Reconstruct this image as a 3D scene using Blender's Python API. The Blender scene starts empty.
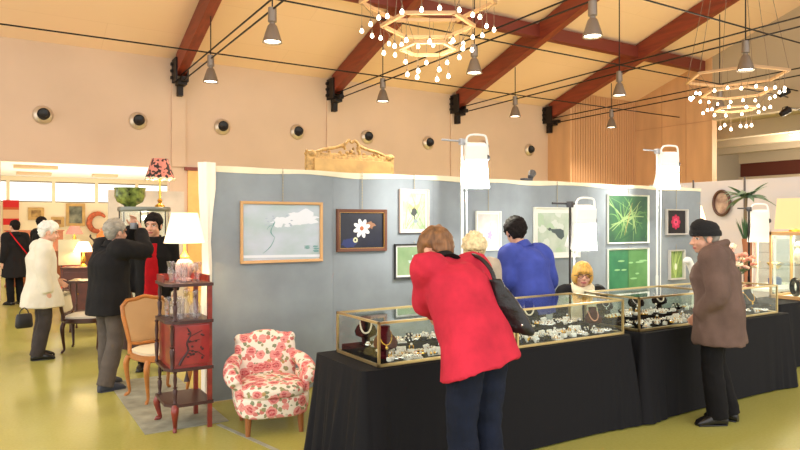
import bpy, bmesh, math, random
from mathutils import Vector, Matrix, Euler, noise

random.seed(7)
SC = bpy.context.scene
COL = SC.collection
PI = math.pi

# ------------------------------------------------------------------ camera, world, exposure
F_PX, HORIZON, CAM_Z, YAW = 650.0, 222.0, 1.66, math.radians(32.0)
cam_d = bpy.data.cameras.new('viewpoint'); cam = bpy.data.objects.new('viewpoint', cam_d); COL.objects.link(cam)
cam.location = (0, 0, CAM_Z); cam.rotation_euler = (PI / 2, 0, -YAW)
cam_d.sensor_width = 36.0; cam_d.lens = F_PX / 800 * 36.0
cam_d.shift_y = -(225 - HORIZON) / 800
cam_d.clip_start = 0.05; cam_d.clip_end = 200
SC.camera = cam

world = bpy.data.worlds.new('world'); SC.world = world; world.use_nodes = True
bg = world.node_tree.nodes['Background']
bg.inputs[0].default_value = (1.0, 0.97, 0.93, 1); bg.inputs[1].default_value = 1.5

SC.view_settings.view_transform = 'Standard'; SC.view_settings.look = 'None'
SC.view_settings.gamma = 1.0; SC.view_settings.use_curve_mapping = False
SC.view_settings.exposure = 0.55
SC.cycles.max_bounces = 8; SC.cycles.transparent_max_bounces = 32

def light(name, kind, loc, power, color=(1, .9, .76), size=.1, rot=None, parent=None, spot=None):
    d = bpy.data.lights.new(name, kind); d.energy = power; d.color = color
    if kind == 'AREA': d.size = size
    else: d.shadow_soft_size = size
    if kind == 'SPOT' and spot: d.spot_size = math.radians(spot); d.spot_blend = .6
    o = bpy.data.objects.new(name, d); COL.objects.link(o); o.location = loc
    if rot: o.rotation_euler = rot
    if parent: o.parent = parent
    return o

# ------------------------------------------------------------------ measuring helpers
FWD = Vector((math.sin(YAW), math.cos(YAW), 0)); RGT = Vector((math.cos(YAW), -math.sin(YAW), 0)); CAM = Vector((0, 0, CAM_Z))
def ray(px, py): return FWD + RGT * ((px - 400) / F_PX) + Vector((0, 0, (HORIZON - py) / F_PX))
def on_y(px, py, Y): d = ray(px, py); return CAM + d * (Y / d.y)
def on_x(px, py, X): d = ray(px, py); return CAM + d * (X / d.x)
def on_z(px, py, z): d = ray(px, py); return CAM + d * ((z - CAM_Z) / d.z)

# ------------------------------------------------------------------ materials
def lin(c):
    return tuple((x / 12.92 if x <= .04045 else ((x + .055) / 1.055) ** 2.4) for x in (v / 255 for v in c)) + (1,)
MATS = {}
def mat(name, rgb, rough=.6, metal=0, emit=0, bump=0, bscale=40, var=0, vscale=6, spec=.5, trans=0, coat=0, stretch=None, emit_rgb=None):
    if name in MATS: return MATS[name]
    m = bpy.data.materials.new(name); m.use_nodes = True; nt = m.node_tree; b = nt.nodes['Principled BSDF']
    b.inputs['Base Color'].default_value = lin(rgb); b.inputs['Roughness'].default_value = rough
    b.inputs['Metallic'].default_value = metal; b.inputs['Specular IOR Level'].default_value = spec
    if trans: b.inputs['Transmission Weight'].default_value = trans
    if coat: b.inputs['Coat Weight'].default_value = coat
    if emit:
        b.inputs['Emission Color'].default_value = lin(emit_rgb or rgb); b.inputs['Emission Strength'].default_value = emit
    if bump or var:
        tc = nt.nodes.new('ShaderNodeTexCoord'); mp = nt.nodes.new('ShaderNodeMapping')
        nt.links.new(tc.outputs['Object'], mp.inputs[0])
        if stretch: mp.inputs['Scale'].default_value = stretch
        if var:
            n = nt.nodes.new('ShaderNodeTexNoise'); n.inputs['Scale'].default_value = vscale; n.inputs['Detail'].default_value = 5
            nt.links.new(mp.outputs[0], n.inputs['Vector'])
            mx = nt.nodes.new('ShaderNodeMix'); mx.data_type = 'RGBA'
            lo = tuple(max(0, v * (1 - var)) for v in rgb); hi = tuple(min(255, v * (1 + var)) for v in rgb)
            mx.inputs[6].default_value = lin(lo); mx.inputs[7].default_value = lin(hi)
            cr = nt.nodes.new('ShaderNodeMapRange'); cr.inputs[1].default_value = .3; cr.inputs[2].default_value = .7
            nt.links.new(n.outputs[0], cr.inputs[0]); nt.links.new(cr.outputs[0], mx.inputs[0])
            nt.links.new(mx.outputs[2], b.inputs['Base Color'])
        if bump:
            n2 = nt.nodes.new('ShaderNodeTexNoise'); n2.inputs['Scale'].default_value = bscale; n2.inputs['Detail'].default_value = 3
            nt.links.new(mp.outputs[0], n2.inputs['Vector'])
            bp = nt.nodes.new('ShaderNodeBump'); bp.inputs['Strength'].default_value = bump; bp.inputs['Distance'].default_value = .02
            nt.links.new(n2.outputs[0], bp.inputs['Height']); nt.links.new(bp.outputs[0], b.inputs['Normal'])
    MATS[name] = m
    return m
def glass(name, tint=(253, 254, 253), ior=1.45, rough=.02):
    if name in MATS: return MATS[name]
    m = bpy.data.materials.new(name); m.use_nodes = True; nt = m.node_tree; nt.nodes.clear()
    out = nt.nodes.new('ShaderNodeOutputMaterial'); mix = nt.nodes.new('ShaderNodeMixShader')
    tr = nt.nodes.new('ShaderNodeBsdfTransparent'); tr.inputs[0].default_value = lin(tint)
    gl = nt.nodes.new('ShaderNodeBsdfGlossy'); gl.inputs['Roughness'].default_value = rough
    fr = nt.nodes.new('ShaderNodeFresnel'); ge = nt.nodes.new('ShaderNodeNewGeometry'); mr = nt.nodes.new('ShaderNodeMapRange')
    mr.inputs[3].default_value = ior; mr.inputs[4].default_value = 1 / ior      # the pane's inner faces reflect like its outer ones
    nt.links.new(ge.outputs['Backfacing'], mr.inputs[0]); nt.links.new(mr.outputs[0], fr.inputs[0])
    nt.links.new(fr.outputs[0], mix.inputs[0]); nt.links.new(tr.outputs[0], mix.inputs[1]); nt.links.new(gl.outputs[0], mix.inputs[2])
    nt.links.new(mix.outputs[0], out.inputs[0]); MATS[name] = m
    return m

def node_mat(name, build, rough=.8):
    m = bpy.data.materials.new(name); m.use_nodes = True; nt = m.node_tree; b = nt.nodes['Principled BSDF']
    b.inputs['Roughness'].default_value = rough
    build(nt, b); MATS[name] = m
    return m
def N(nt, t, **kw):
    n = nt.nodes.new(t)
    for k, v in kw.items(): setattr(n, k, v)
    return n
def mixc(nt, fac, a, b):
    mx = N(nt, 'ShaderNodeMix', data_type='RGBA')
    for sock, v in ((0, fac), (6, a), (7, b)):
        if isinstance(v, (tuple, float, int)): mx.inputs[sock].default_value = v
        else: nt.links.new(v, mx.inputs[sock])
    return mx.outputs[2]
def math_n(nt, op, a, b=None):
    n = N(nt, 'ShaderNodeMath', operation=op)
    for i, v in enumerate((a, b)):
        if v is None: continue
        if isinstance(v, (int, float)): n.inputs[i].default_value = v
        else: nt.links.new(v, n.inputs[i])
    return n.outputs[0]

# ------------------------------------------------------------------ mesh helpers
def box(bm, c, s, rot=None, mi=0, bev=0):
    r = bmesh.ops.create_cube(bm, size=1.0); vs = r['verts']
    M = Matrix.Translation(Vector(c)) @ (rot.to_4x4() if rot else Matrix()) @ Matrix.Diagonal((s[0], s[1], s[2], 1))
    bmesh.ops.transform(bm, matrix=M, verts=vs)
    fs = set(f for v in vs for f in v.link_faces)
    for f in fs: f.material_index = mi
    if bev:
        es = list(set(e for v in vs for e in v.link_edges))
        r2 = bmesh.ops.bevel(bm, geom=es, offset=bev, segments=2, affect='EDGES', profile=.6)
        for f in r2['faces']: f.material_index = mi
def span(bm, a, b, mi=0, bev=0):
    a = Vector(a); b = Vector(b)
    box(bm, (a + b) / 2, [abs(b[i] - a[i]) for i in range(3)], mi=mi, bev=bev)
def ring_faces(bm, rings, mi=0, cap0=True, cap1=True, closed=True):
    out = []
    for a, b in zip(rings, rings[1:]):
        n = len(a)
        for i in range(n if closed else n - 1):
            j = (i + 1) % n
            try: f = bm.faces.new((a[i], a[j], b[j], b[i])); f.material_index = mi; out.append(f)
            except ValueError: pass
    if cap0: f = bm.faces.new(list(reversed(rings[0]))); f.material_index = mi; out.append(f)
    if cap1: f = bm.faces.new(rings[-1]); f.material_index = mi; out.append(f)
    return out
def frame_of(t):
    t = t.normalized(); up = Vector((0, 0, 1)) if abs(t.z) < .9 else Vector((0, 1, 0))
    a = t.cross(up).normalized(); return a, a.cross(t).normalized()
def tube(bm, pts, r, n=8, mi=0, smooth=0, cyclic=False):
    pts = [Vector(p) for p in pts]
    rs = list(r) if isinstance(r, (list, tuple)) else [r] * len(pts)
    if smooth: pts, rs = spline(pts, rs, smooth)
    rings = []; prev = None; m = len(pts)
    for i, p in enumerate(pts):
        t = pts[(i + 1) % m] - pts[i - 1] if cyclic else pts[min(i + 1, m - 1)] - pts[max(i - 1, 0)]
        t.normalize()
        if prev is None: a, b = frame_of(t)
        else:
            a = (prev - t * prev.dot(t)); a = a.normalized() if a.length > 1e-6 else frame_of(t)[0]
            b = a.cross(t).normalized()
        prev = a
        rings.append([bm.verts.new(p + (a * math.cos(2 * PI * k / n) + b * math.sin(2 * PI * k / n)) * rs[i]) for k in range(n)])
    if cyclic:
        rings.append(rings[0]); ring_faces(bm, rings, mi, False, False)
    else: ring_faces(bm, rings, mi)
def spline(pts, rs, sub):
    P = []; R = []; n = len(pts)
    for i in range(n - 1):
        p0, p1, p2, p3 = pts[max(i - 1, 0)], pts[i], pts[i + 1], pts[min(i + 2, n - 1)]
        for k in range(sub):
            t = k / sub
            P.append(.5 * ((2 * p1) + (p2 - p0) * t + (2 * p0 - 5 * p1 + 4 * p2 - p3) * t * t + (3 * p1 - p0 - 3 * p2 + p3) * t ** 3))
            R.append(rs[i] * (1 - t) + rs[i + 1] * t)
    P.append(pts[-1]); R.append(rs[-1])
    return P, R
def cyl(bm, p0, p1, r0, r1=None, n=14, mi=0):
    tube(bm, [p0, p1], [r0, r0 if r1 is None else r1], n, mi)
def lathe(bm, prof, c=(0, 0, 0), n=20, mi=0, rot=None):
    c = Vector(c); rings = []
    for r, z in prof:
        ring = []
        for k in range(n):
            v = Vector((r * math.cos(2 * PI * k / n), r * math.sin(2 * PI * k / n), z))
            if rot: v = rot @ v
            ring.append(bm.verts.new(c + v))
        rings.append(ring)
    ring_faces(bm, rings, mi)
def ell(bm, c, r, rot=None, seg=16, rg=10, mi=0):
    res = bmesh.ops.create_uvsphere(bm, u_segments=seg, v_segments=rg, radius=1.0)
    if not hasattr(r, '__len__'): r = (r, r, r)
    M = Matrix.Translation(Vector(c)) @ (rot.to_4x4() if rot else Matrix()) @ Matrix.Diagonal((r[0], r[1], r[2], 1))
    bmesh.ops.transform(bm, matrix=M, verts=res['verts'])
    for f in set(f for v in res['verts'] for f in v.link_faces): f.material_index = mi
    return res['verts']
def prism(bm, pts, ext, mi=0):
    ext = Vector(ext); a = [bm.verts.new(Vector(p)) for p in pts]; b = [bm.verts.new(Vector(p) + ext) for p in pts]
    ring_faces(bm, [a, b], mi)
def loft(bm, rings, n=24, mi=0, power=2.3):
    out = []
    for c, ax, ay in rings:
        ring = []
        for k in range(n):
            a = 2 * PI * k / n; ca, sa = math.cos(a), math.sin(a)
            x = math.copysign(abs(ca) ** (2 / power), ca); y = math.copysign(abs(sa) ** (2 / power), sa)
            ring.append(bm.verts.new(c + ax * x + ay * y))
        out.append(ring)
    ring_faces(bm, out, mi)
def new(): return bmesh.new()
def mesh_of(name, bm, ms, smooth=40):
    bmesh.ops.recalc_face_normals(bm, faces=bm.faces)
    me = bpy.data.meshes.new(name); bm.to_mesh(me); bm.free()
    for m in (ms if isinstance(ms, (list, tuple)) else [ms]): me.materials.append(m)
    if smooth:
        me.shade_smooth(); me.set_sharp_from_angle(angle=math.radians(smooth))
    return me
def obj(name, bm, ms, parent=None, loc=None, rotz=None, smooth=40):
    me = mesh_of(name, bm, ms, smooth)
    o = bpy.data.objects.new(name, me); COL.objects.link(o)
    if parent: o.parent = parent
    if loc is not None: o.location = loc
    if rotz is not None: o.rotation_euler = (0, 0, rotz)
    return o
def tag(o, label, cat, group=None):
    o['label'] = label; o['category'] = cat
    if group: o['group'] = group
    return o
def thing(name, label, cat, loc=(0, 0, 0), rotz=0, group=None):
    o = bpy.data.objects.new(name, None); COL.objects.link(o); o.empty_display_size = .1
    o.location = loc; o.rotation_euler = (0, 0, rotz)
    return tag(o, label, cat, group)
def struct(name, bm, m, smooth=40):
    o = obj(name, bm, m, smooth=smooth); o['kind'] = 'structure'; return o
def kids(o): return [c for c in bpy.data.objects if c.parent == o]
def copy_tree(o, loc=None, rotz=None, label=None, parent=None):
    c = o.copy(); COL.objects.link(c)
    if parent: c.parent = parent
    if loc is not None: c.location = loc
    if rotz is not None: c.rotation_euler = (0, 0, rotz)
    if label: c['label'] = label
    for ch in o.children: copy_tree(ch, parent=c)
    return c
def remesh(name, bm, ms, voxel, smooth=4, wrinkle=0, wf=6, wz=1.0, adapt=0, seed=0):
    """union of overlapping closed shapes as one continuous surface"""
    bmesh.ops.recalc_face_normals(bm, faces=bm.faces)
    me = bpy.data.meshes.new(name + '_src'); bm.to_mesh(me); bm.free()
    t = bpy.data.objects.new(name + '_src', me); COL.objects.link(t)
    md = t.modifiers.new('r', 'REMESH'); md.mode = 'VOXEL'; md.voxel_size = voxel; md.use_smooth_shade = True
    sm = t.modifiers.new('s', 'SMOOTH'); sm.factor = .5; sm.iterations = smooth
    bpy.context.view_layer.update()
    dg = bpy.context.evaluated_depsgraph_get()
    res = bpy.data.meshes.new_from_object(t.evaluated_get(dg))
    bpy.data.objects.remove(t); bpy.data.meshes.remove(me)
    res.materials.clear()
    for m in (ms if isinstance(ms, (list, tuple)) else [ms]): res.materials.append(m)
    if wrinkle:
        o = Vector((seed * 3.1, seed * 1.7, 0))
        cos = []
        for v in res.vertices:
            p = v.co * wf; p.z *= wz
            cos.append(v.co + v.normal * ((noise.noise(p + o) + .5 * noise.noise(p * 2.3 + o)) * wrinkle))
        for v, c in zip(res.vertices, cos): v.co = c
    res.shade_smooth()
    return res
def remesh_obj(name, bm, ms, voxel, parent=None, **kw):
    me = remesh(name, bm, ms, voxel, **kw); me.name = name
    o = bpy.data.objects.new(name, me); COL.objects.link(o)
    if parent: o.parent = parent
    return o

# ------------------------------------------------------------------ setting materials
def floor_mat(nt, b):
    tc = N(nt, 'ShaderNodeTexCoord')
    n1 = N(nt, 'ShaderNodeTexNoise'); n1.inputs['Scale'].default_value = .9; n1.inputs['Detail'].default_value = 4
    n2 = N(nt, 'ShaderNodeTexNoise'); n2.inputs['Scale'].default_value = 45; n2.inputs['Detail'].default_value = 3
    nt.links.new(tc.outputs['Object'], n1.inputs[0]); nt.links.new(tc.outputs['Object'], n2.inputs[0])
    c1 = mixc(nt, n1.outputs[0], lin((150, 150, 64)), lin((176, 172, 86)))
    c2 = mixc(nt, math_n(nt, 'MULTIPLY', n2.outputs[0], .55), c1, lin((196, 188, 116)))
    nt.links.new(c2, b.inputs['Base Color']); b.inputs['Specular IOR Level'].default_value = .45
M_FLOOR = node_mat('floor_lino', floor_mat, .22)
M_WALL = mat('wall_paint', (208, 180, 156), .85, var=.03, vscale=.6)
M_ROOM = mat('back_room_paint', (245, 228, 196), .85)
def ceil_mat(nt, b):
    tc = N(nt, 'ShaderNodeTexCoord'); br = N(nt, 'ShaderNodeTexBrick')
    br.inputs['Scale'].default_value = 1.0; br.inputs['Brick Width'].default_value = 4.1; br.inputs['Row Height'].default_value = 1.25
    br.inputs['Mortar Size'].default_value = .008
    br.inputs['Color1'].default_value = lin((240, 206, 176)); br.inputs['Color2'].default_value = lin((241, 208, 179)); br.inputs['Mortar'].default_value = lin((232, 197, 166))
    nz = N(nt, 'ShaderNodeTexNoise'); nz.inputs['Scale'].default_value = .7
    nt.links.new(tc.outputs['Object'], br.inputs[0]); nt.links.new(tc.outputs['Object'], nz.inputs[0])
    c = mixc(nt, math_n(nt, 'MULTIPLY', nz.outputs[0], .3), br.outputs[0], lin((232, 194, 158)))
    nt.links.new(c, b.inputs['Base Color'])
M_CEIL = node_mat('ceiling_panels', ceil_mat, .8)
M_WOODWALL = mat('orange_wood_panel', (206, 160, 118), .6, var=.06, vscale=2, stretch=(1, 1, .2))
M_GREYWALL = mat('grey_gable_paint', (176, 158, 134), .85)
M_BEAM = mat('dark_red_timber', (124, 50, 30), .5, var=.12, vscale=3, stretch=(4, .4, 4))
M_STEEL = mat('dark_steel', (38, 32, 30), .5, metal=.6)
M_WHITE = mat('white_paint', (240, 238, 230), .5)
M_GOLDTRIM = mat('brass', (206, 182, 128), .3, metal=.9)

RZ = lambda y: 5.55 + .332 * (16 - y)          # underside of the roof
bm = new(); span(bm, (-8, -6, -.1), (30, 26, 0)); struct('floor', bm, M_FLOOR, 0)
bm = new()
prism(bm, [(-6, 16.3, RZ(16.3)), (-6, -4, RZ(-4)), (-6, -4, RZ(-4) + .25), (-6, 16.3, RZ(16.3) + .25)], (25.6, 0, 0))
struct('ceiling', bm, M_CEIL, 0)
# rear wall with the opening into the next room
bm = new()
span(bm, (-6, 16, 2.96), (3.55, 16.3, 5.6)); span(bm, (3.55, 16, 0), (16.0, 16.3, 5.6)); span(bm, (-6, 16, 0), (.12, 16.3, 2.96))
struct('wall_back', bm, M_WALL, 0)
bm = new()
for x in (3.74, 7.8, 11.95): span(bm, (x - .16, 15.94, 0 if x > 4 else 2.98), (x + .16, 16.0, 4.95))
struct('trim_1', bm, M_WALL, 0)
# slatted corner and end wall
bm = new(); span(bm, (15.9, 15, 0), (16.0, 16.3, 6.1)); span(bm, (16.0, 15.0, 0), (19.3, 15.25, 6.3)); struct('wall_corner', bm, M_WOODWALL, 0)
bm = new()
k = 16.0
while k < 19.05:
    span(bm, (k, 14.97, .1), (k + .095, 15.0, 5.86)); k += .12
struct('trim_2', bm, mat('slat_wood', (200, 152, 110), .6), 0)
bm = new()
prism(bm, [(19.1, 15, 0), (19.1, 12.1, 0), (19.1, 12.1, RZ(12.1)), (19.1, 15, RZ(15))], (.25, 0, 0))
struct('wall_right', bm, M_WOODWALL, 0)
bm = new()
for y in (13.9, 13.0): span(bm, (19.085, y - .008, .1), (19.1, y + .008, RZ(y) - .1))
for z in (2.4, 4.85): span(bm, (19.085, 12.1, z - .008), (19.1, 15, z + .008))
struct('trim_3', bm, mat('panel_joint', (190, 144, 104), .7), 0)
bm = new()
prism(bm, [(19.12, 12.1, 4.85), (19.12, -3, 4.85), (19.12, -3, RZ(-3)), (19.12, 12.1, RZ(12.1))], (.3, 0, 0))
struct('wall_gable', bm, M_GREYWALL, 0)
# gallery beyond the gable: side wall, rear wall, stepped soffits
M_SOFF = mat('soffit_paint', (176, 162, 142), .85)
bm = new(); span(bm, (19.36, 15.3, 0), (26.2, 15.5, 5)); struct('wall_gallery_side', bm, mat('gallery_grey', (150, 138, 122), .85), 0)
bm = new(); span(bm, (26, -2, 0), (26.3, 15.3, 3.5)); span(bm, (26, -2, 4.05), (26.3, 15.3, 5)); struct('wall_gallery_back', bm, M_SOFF, 0)
bm = new(); span(bm, (26.12, -2, 3.5), (26.28, 15.3, 4.05)); struct('trim_4', bm, mat('dark_red_band', (84, 34, 22), .6), 0)
bm = new(); span(bm, (19.45, -2, 4.95), (26.3, 15.5, 5.15))
for i, x in enumerate((20.8, 22.6, 24.4)): span(bm, (x, -2, 4.45 - .06 * i), (x + .35, 15.3, 4.95))
struct('ceiling_gallery', bm, M_SOFF, 0)

# next room seen through the opening
bm = new()
WZ0, WZ1 = 2.30, 2.98
span(bm, (-5, 24, 0), (9, 24.2, WZ0)); span(bm, (-5, 24, WZ1), (9, 24.2, 3.3))
wx = [-.9, .38, 1.66, 2.94, 4.22, 5.5]
for a in wx: span(bm, (a - .05, 24.0, WZ0), (a + .05, 24.15, WZ1))
span(bm, (-5, 24, WZ0), (wx[0] - .05, 24.2, WZ1)); span(bm, (wx[-1] + .05, 24, WZ0), (9, 24.2, WZ1))
struct('wall_far', bm, M_ROOM, 0)
bm = new(); span(bm, (8.8, 16.3, 0), (9, 24, 3.3)); struct('wall_far_right', bm, M_ROOM, 0)
bm = new(); span(bm, (-5, 16.3, 3.12), (9, 24.2, 3.3)); struct('ceiling_far', bm, mat('back_ceiling', (244, 236, 220), .85), 0)
M_PANE = glass('window_glass')
for i in range(5):
    a, b = wx[i] + .05, wx[i + 1] - .05
    bm = new(); span(bm, (a, 24.08, WZ0), (b, 24.09, WZ1)); w = struct('window_%d' % (i + 1), bm, M_PANE, 0)
    bm = new()
    for z in (WZ0 + .02, WZ1 - .02): span(bm, (a, 24.05, z - .02), (b, 24.12, z + .02))
    obj('window_frame', bm, mat('window_metal', (150, 138, 120), .5), w)
# wooden door in the rear wall beside the opening
bm = new(); span(bm, (3.95, 15.93, 0), (4.6, 15.99, 2.9), bev=.01); d = struct('door_1', bm, mat('orange_door', (238, 178, 104), .5, var=.04), 0)
bm = new(); span(bm, (3.88, 15.9, 2.9), (4.68, 15.99, 2.98)); obj('door_frame', bm, M_BEAM, d)
bm = new(); cyl(bm, (4.5, 15.93, 1.05), (4.5, 15.85, 1.05), .02); cyl(bm, (4.5, 15.86, 1.05), (4.38, 15.86, 1.05), .012); obj('door_handle', bm, M_STEEL, d)
# dark carpet by the stalls
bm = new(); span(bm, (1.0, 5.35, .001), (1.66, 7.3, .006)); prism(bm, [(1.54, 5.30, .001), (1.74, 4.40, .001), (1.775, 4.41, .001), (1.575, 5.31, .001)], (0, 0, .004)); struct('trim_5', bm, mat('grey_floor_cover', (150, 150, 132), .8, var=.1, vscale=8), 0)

# ------------------------------------------------------------------ roof trusses
WHICH = ['above the opening to the next room', 'second from the left, above the ornate gilt mirror', 'third from the left, behind the near chandelier', 'nearest the orange slatted wall']
TX = [3.74, 7.8, 11.95, 15.8]
for X, wh in zip(TX, WHICH):
    t = thing('roof_truss', 'dark red timber roof beam, ' + wh, 'beam', (X, 16, 0), 0, 'roof beams')
    y0, y1 = -.25, -19.5
    r = lambda y: RZ(16 + y)
    bm = new()
    prism(bm, [(-.11, y0, r(y0) - .04), (-.11, y1, r(y1) - .02), (-.11, y1, r(y1) - .54), (-.11, y0, r(y0) - .52)], (.22, 0, 0))
    obj('timber_beam', bm, M_BEAM, t, smooth=0)
    bm = new()
    zb = r(y0) - .45
    for s in (-.13, .13): box(bm, (s, y0 + .05, zb + .05), (.04, .42, .55))
    box(bm, (0, y0 - .05, zb - .25), (.2, .3, .12)); box(bm, (0, y0 + .08, zb - .42), (.12, .16, .24)); box(bm, (0, y0 - .12, zb - .2), (.12, .5, .1))
    for k in range(3): box(bm, (-.16, y0 + .18, zb + .22 - .16 * k), (.06, .1, .06))
    obj('bracket', bm, M_STEEL, t, smooth=0)
    for z in (5.12, 4.95):
        bm = new(); cyl(bm, (0, y0 - .1, z), (0, y1, z + .25), .016, n=8); obj('tie_rod', bm, M_STEEL, t)
# long rods and purlin crossing the trusses
for Y, z, nm in ((13.25, 5.1, 'lowest, nearest the rear wall'), (9.8, 5.2, 'middle of three'), (6.9, 5.3, 'highest one in view')):
    bm = new(); cyl(bm, (-3, Y, z), (19.1, Y, z), .015, n=8)
    tag(obj('cross_rod', bm, M_STEEL), 'long thin dark steel rod under the roof beams, ' + nm, 'rod', 'cross rods')
bm = new(); span(bm, (-4, 12.2, RZ(12.2) - .42), (18.9, 12.42, RZ(12.42) - .03)); tag(obj('roof_purlin', bm, mat('purlin_timber', (112, 44, 30), .5), smooth=0), 'dark red horizontal timber purlin crossing the sloping roof beams', 'beam')

# ------------------------------------------------------------------ round air vents
def vent():
    t = thing('air_vent', '', 'vent', group='round air vents on the rear wall')
    bm = new(); R = Euler((PI / 2, 0, 0)).to_matrix()
    lathe(bm, [(.06, 0), (.2, 0), (.2, .02), (.17, .06), (.12, .09), (.11, .04), (.06, .03)], n=28, rot=R)
    obj('rim', bm, mat('vent_metal', (205, 190, 170), .35, metal=.6), t)
    bm = new(); R2 = Euler((PI / 2 - .15, 0, -.35)).to_matrix()
    lathe(bm, [(.0, .03), (.118, .03), (.125, .12), (.105, .16), (.095, .13), (.0, .10)], n=24, rot=R2, c=(.04, 0, 0))
    obj('nozzle', bm, mat('vent_black', (16, 14, 14), .5), t)
    return t
vents = [(43, 115, 'furthest left, above the opening'), (138, 121, 'between the first beam and the left edge'), (222, 127, 'second one right of the first beam'), (297, 132, 'above the left corner of the gilt mirror'), (367, 137, 'above the right corner of the gilt mirror'), (428, 143, 'just left of the leftmost studio lamp'), (483, 147, 'partly hidden behind the left studio lamp'), (529, 150, 'furthest right, near the orange wood wall')]
v0 = vent()
for i, (px, py, w) in enumerate(vents):
    p = on_y(px, py, 15.99); o = v0 if i == 0 else copy_tree(v0)
    o.location = p; o['label'] = 'round metal air vent with black nozzle, ' + w

# ------------------------------------------------------------------ pendant lamps
M_BULB = mat('lamp_glow', (255, 238, 205), .5, emit=9); M_BULB.cycles.emission_sampling = 'NONE'
def pendant():
    t = thing('pendant_lamp', '', 'lamp', group='high bay pendant lamps')
    g = mat('lamp_grey', (128, 116, 106), .4, metal=.5)
    bm = new(); lathe(bm, [(.03, -.04), (.066, -.05), (.07, -.27), (.045, -.285), (.045, -.31), (.06, -.32)], n=20); obj('ballast_housing', bm, g, t)
    bm = new(); lathe(bm, [(.055, -.315), (.075, -.34), (.115, -.46), (.145, -.56), (.155, -.60), (.14, -.595), (.10, -.45), (.045, -.33)], n=24); obj('bell_shade', bm, g, t)
    bm = new(); lathe(bm, [(.0, -.50), (.06, -.51), (.115, -.56), (.125, -.575), (.0, -.58)], n=20); obj('lit_bulb', bm, M_BULB, t)
    return t
def hang(t, h):
    bm = new(); cyl(bm, (0, 0, -.07), (0, 0, h), .012, n=6); obj('suspension_rod', bm, M_STEEL, t)
PL = [(0, 13.25, 'lowest on the left, right of the first roof beam'), (0, 9.8, 'second from the left, high above the mirror stall'), (1, 13.25, 'small one below the near chandelier on its left'), (1, 9.8, 'just right of the near chandelier'), (1, 6.9, 'nearest one, large at the top centre'), (2, 13.25, 'small one left of the orange wood wall'), (2, 9.8, 'upper of two in line before the slatted wall'), (3, 13.25, 'lower of two in line before the slatted wall'), (2, 6.9, 'hanging above the far chandelier'), (3, 9.8, 'half hidden inside the far chandelier')]
for i, (k, Y, w) in enumerate(PL):
    t = pendant(); z = 5.1
    t.location = (TX[k], Y, z); t['label'] = 'grey bell shaped pendant lamp, lit, ' + w
    hang(t, RZ(Y) - .62 - z)
    light('pendant_light', 'SPOT', (0, 0, -.62), 260, (1, .88, .70), .12, parent=t, spot=140)

# ------------------------------------------------------------------ chandeliers
M_PALEWOOD = mat('pale_wood', (186, 148, 108), .5)
M_WIRE = mat('thin_wire', (120, 100, 80), .5)
def chandelier(loc, label, rot):
    t = thing('chandelier', label, 'chandelier', loc, rot, 'hexagonal chandeliers')
    def hexring(R, z, w):
        bm = new(); P = [Vector((R * math.cos(PI / 3 * k), R * math.sin(PI / 3 * k), z)) for k in range(6)]
        for k in range(6):
            a, b = P[k], P[(k + 1) % 6]; d = b - a
            box(bm, (a + b) / 2, (d.length + w * .5, w, w * .8), Matrix.Rotation(math.atan2(d.y, d.x), 3, 'Z'))
        obj('hexagon_ring', bm, M_PALEWOOD, t, smooth=0); return P
    tiers = [(.98, 0, .06, 22, .38, .93), (.67, -.34, .055, 12, .37, .62), (.40, -.68, .05, 6, .36, .30)]
    allP = []
    for R, z, w, nb, dz, rb in tiers:
        allP.append(hexring(R, z, w))
        bm = new(); tube(bm, [(0, 0, dz), (0, 0, .05)], .0035, 5, 0)
        lathe(bm, [(.008, .075), (.014, .06), (.015, .03)], n=10, mi=0)
        lathe(bm, [(.011, .03), (.018, .018), (.027, -.003), (.026, -.02), (.014, -.033), (.0, -.036)], n=12, mi=1)
        me = mesh_of('bulb', bm, [M_WIRE, M_BULB])
        for k in range(nb):
            a = 2 * PI * k / nb; sec = a % (PI / 3) - PI / 6
            r = rb * .90 / math.cos(sec) if nb > 6 else rb
            o = bpy.data.objects.new('bulb', me); COL.objects.link(o); o.parent = t
            o.location = (r * math.cos(a), r * math.sin(a), z - dz + random.uniform(-.04, .03))
    bm = new()
    for k in range(6): tube(bm, [allP[0][k], (allP[0][k].x * .3, allP[0][k].y * .3, RZ(loc[1]) - loc[2] + .02)], .006, 5); tube(bm, [allP[0][k], allP[1][k]], .004, 5); tube(bm, [allP[1][k], allP[2][k]], .004, 5)
    obj('suspension_wires', bm, M_WIRE, t)
    light('chandelier_light', 'POINT', (0, 0, -1.3), 150, (1, .85, .64), .5, parent=t)
chandelier((5.38, 7.84, 4.87), 'near hexagonal chandelier with tiers of small lit bulbs, top centre', -YAW)
chandelier((13.26, 7.87, 4.72), 'far hexagonal chandelier with tiers of small lit bulbs, at the right', -YAW + .35)

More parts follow.
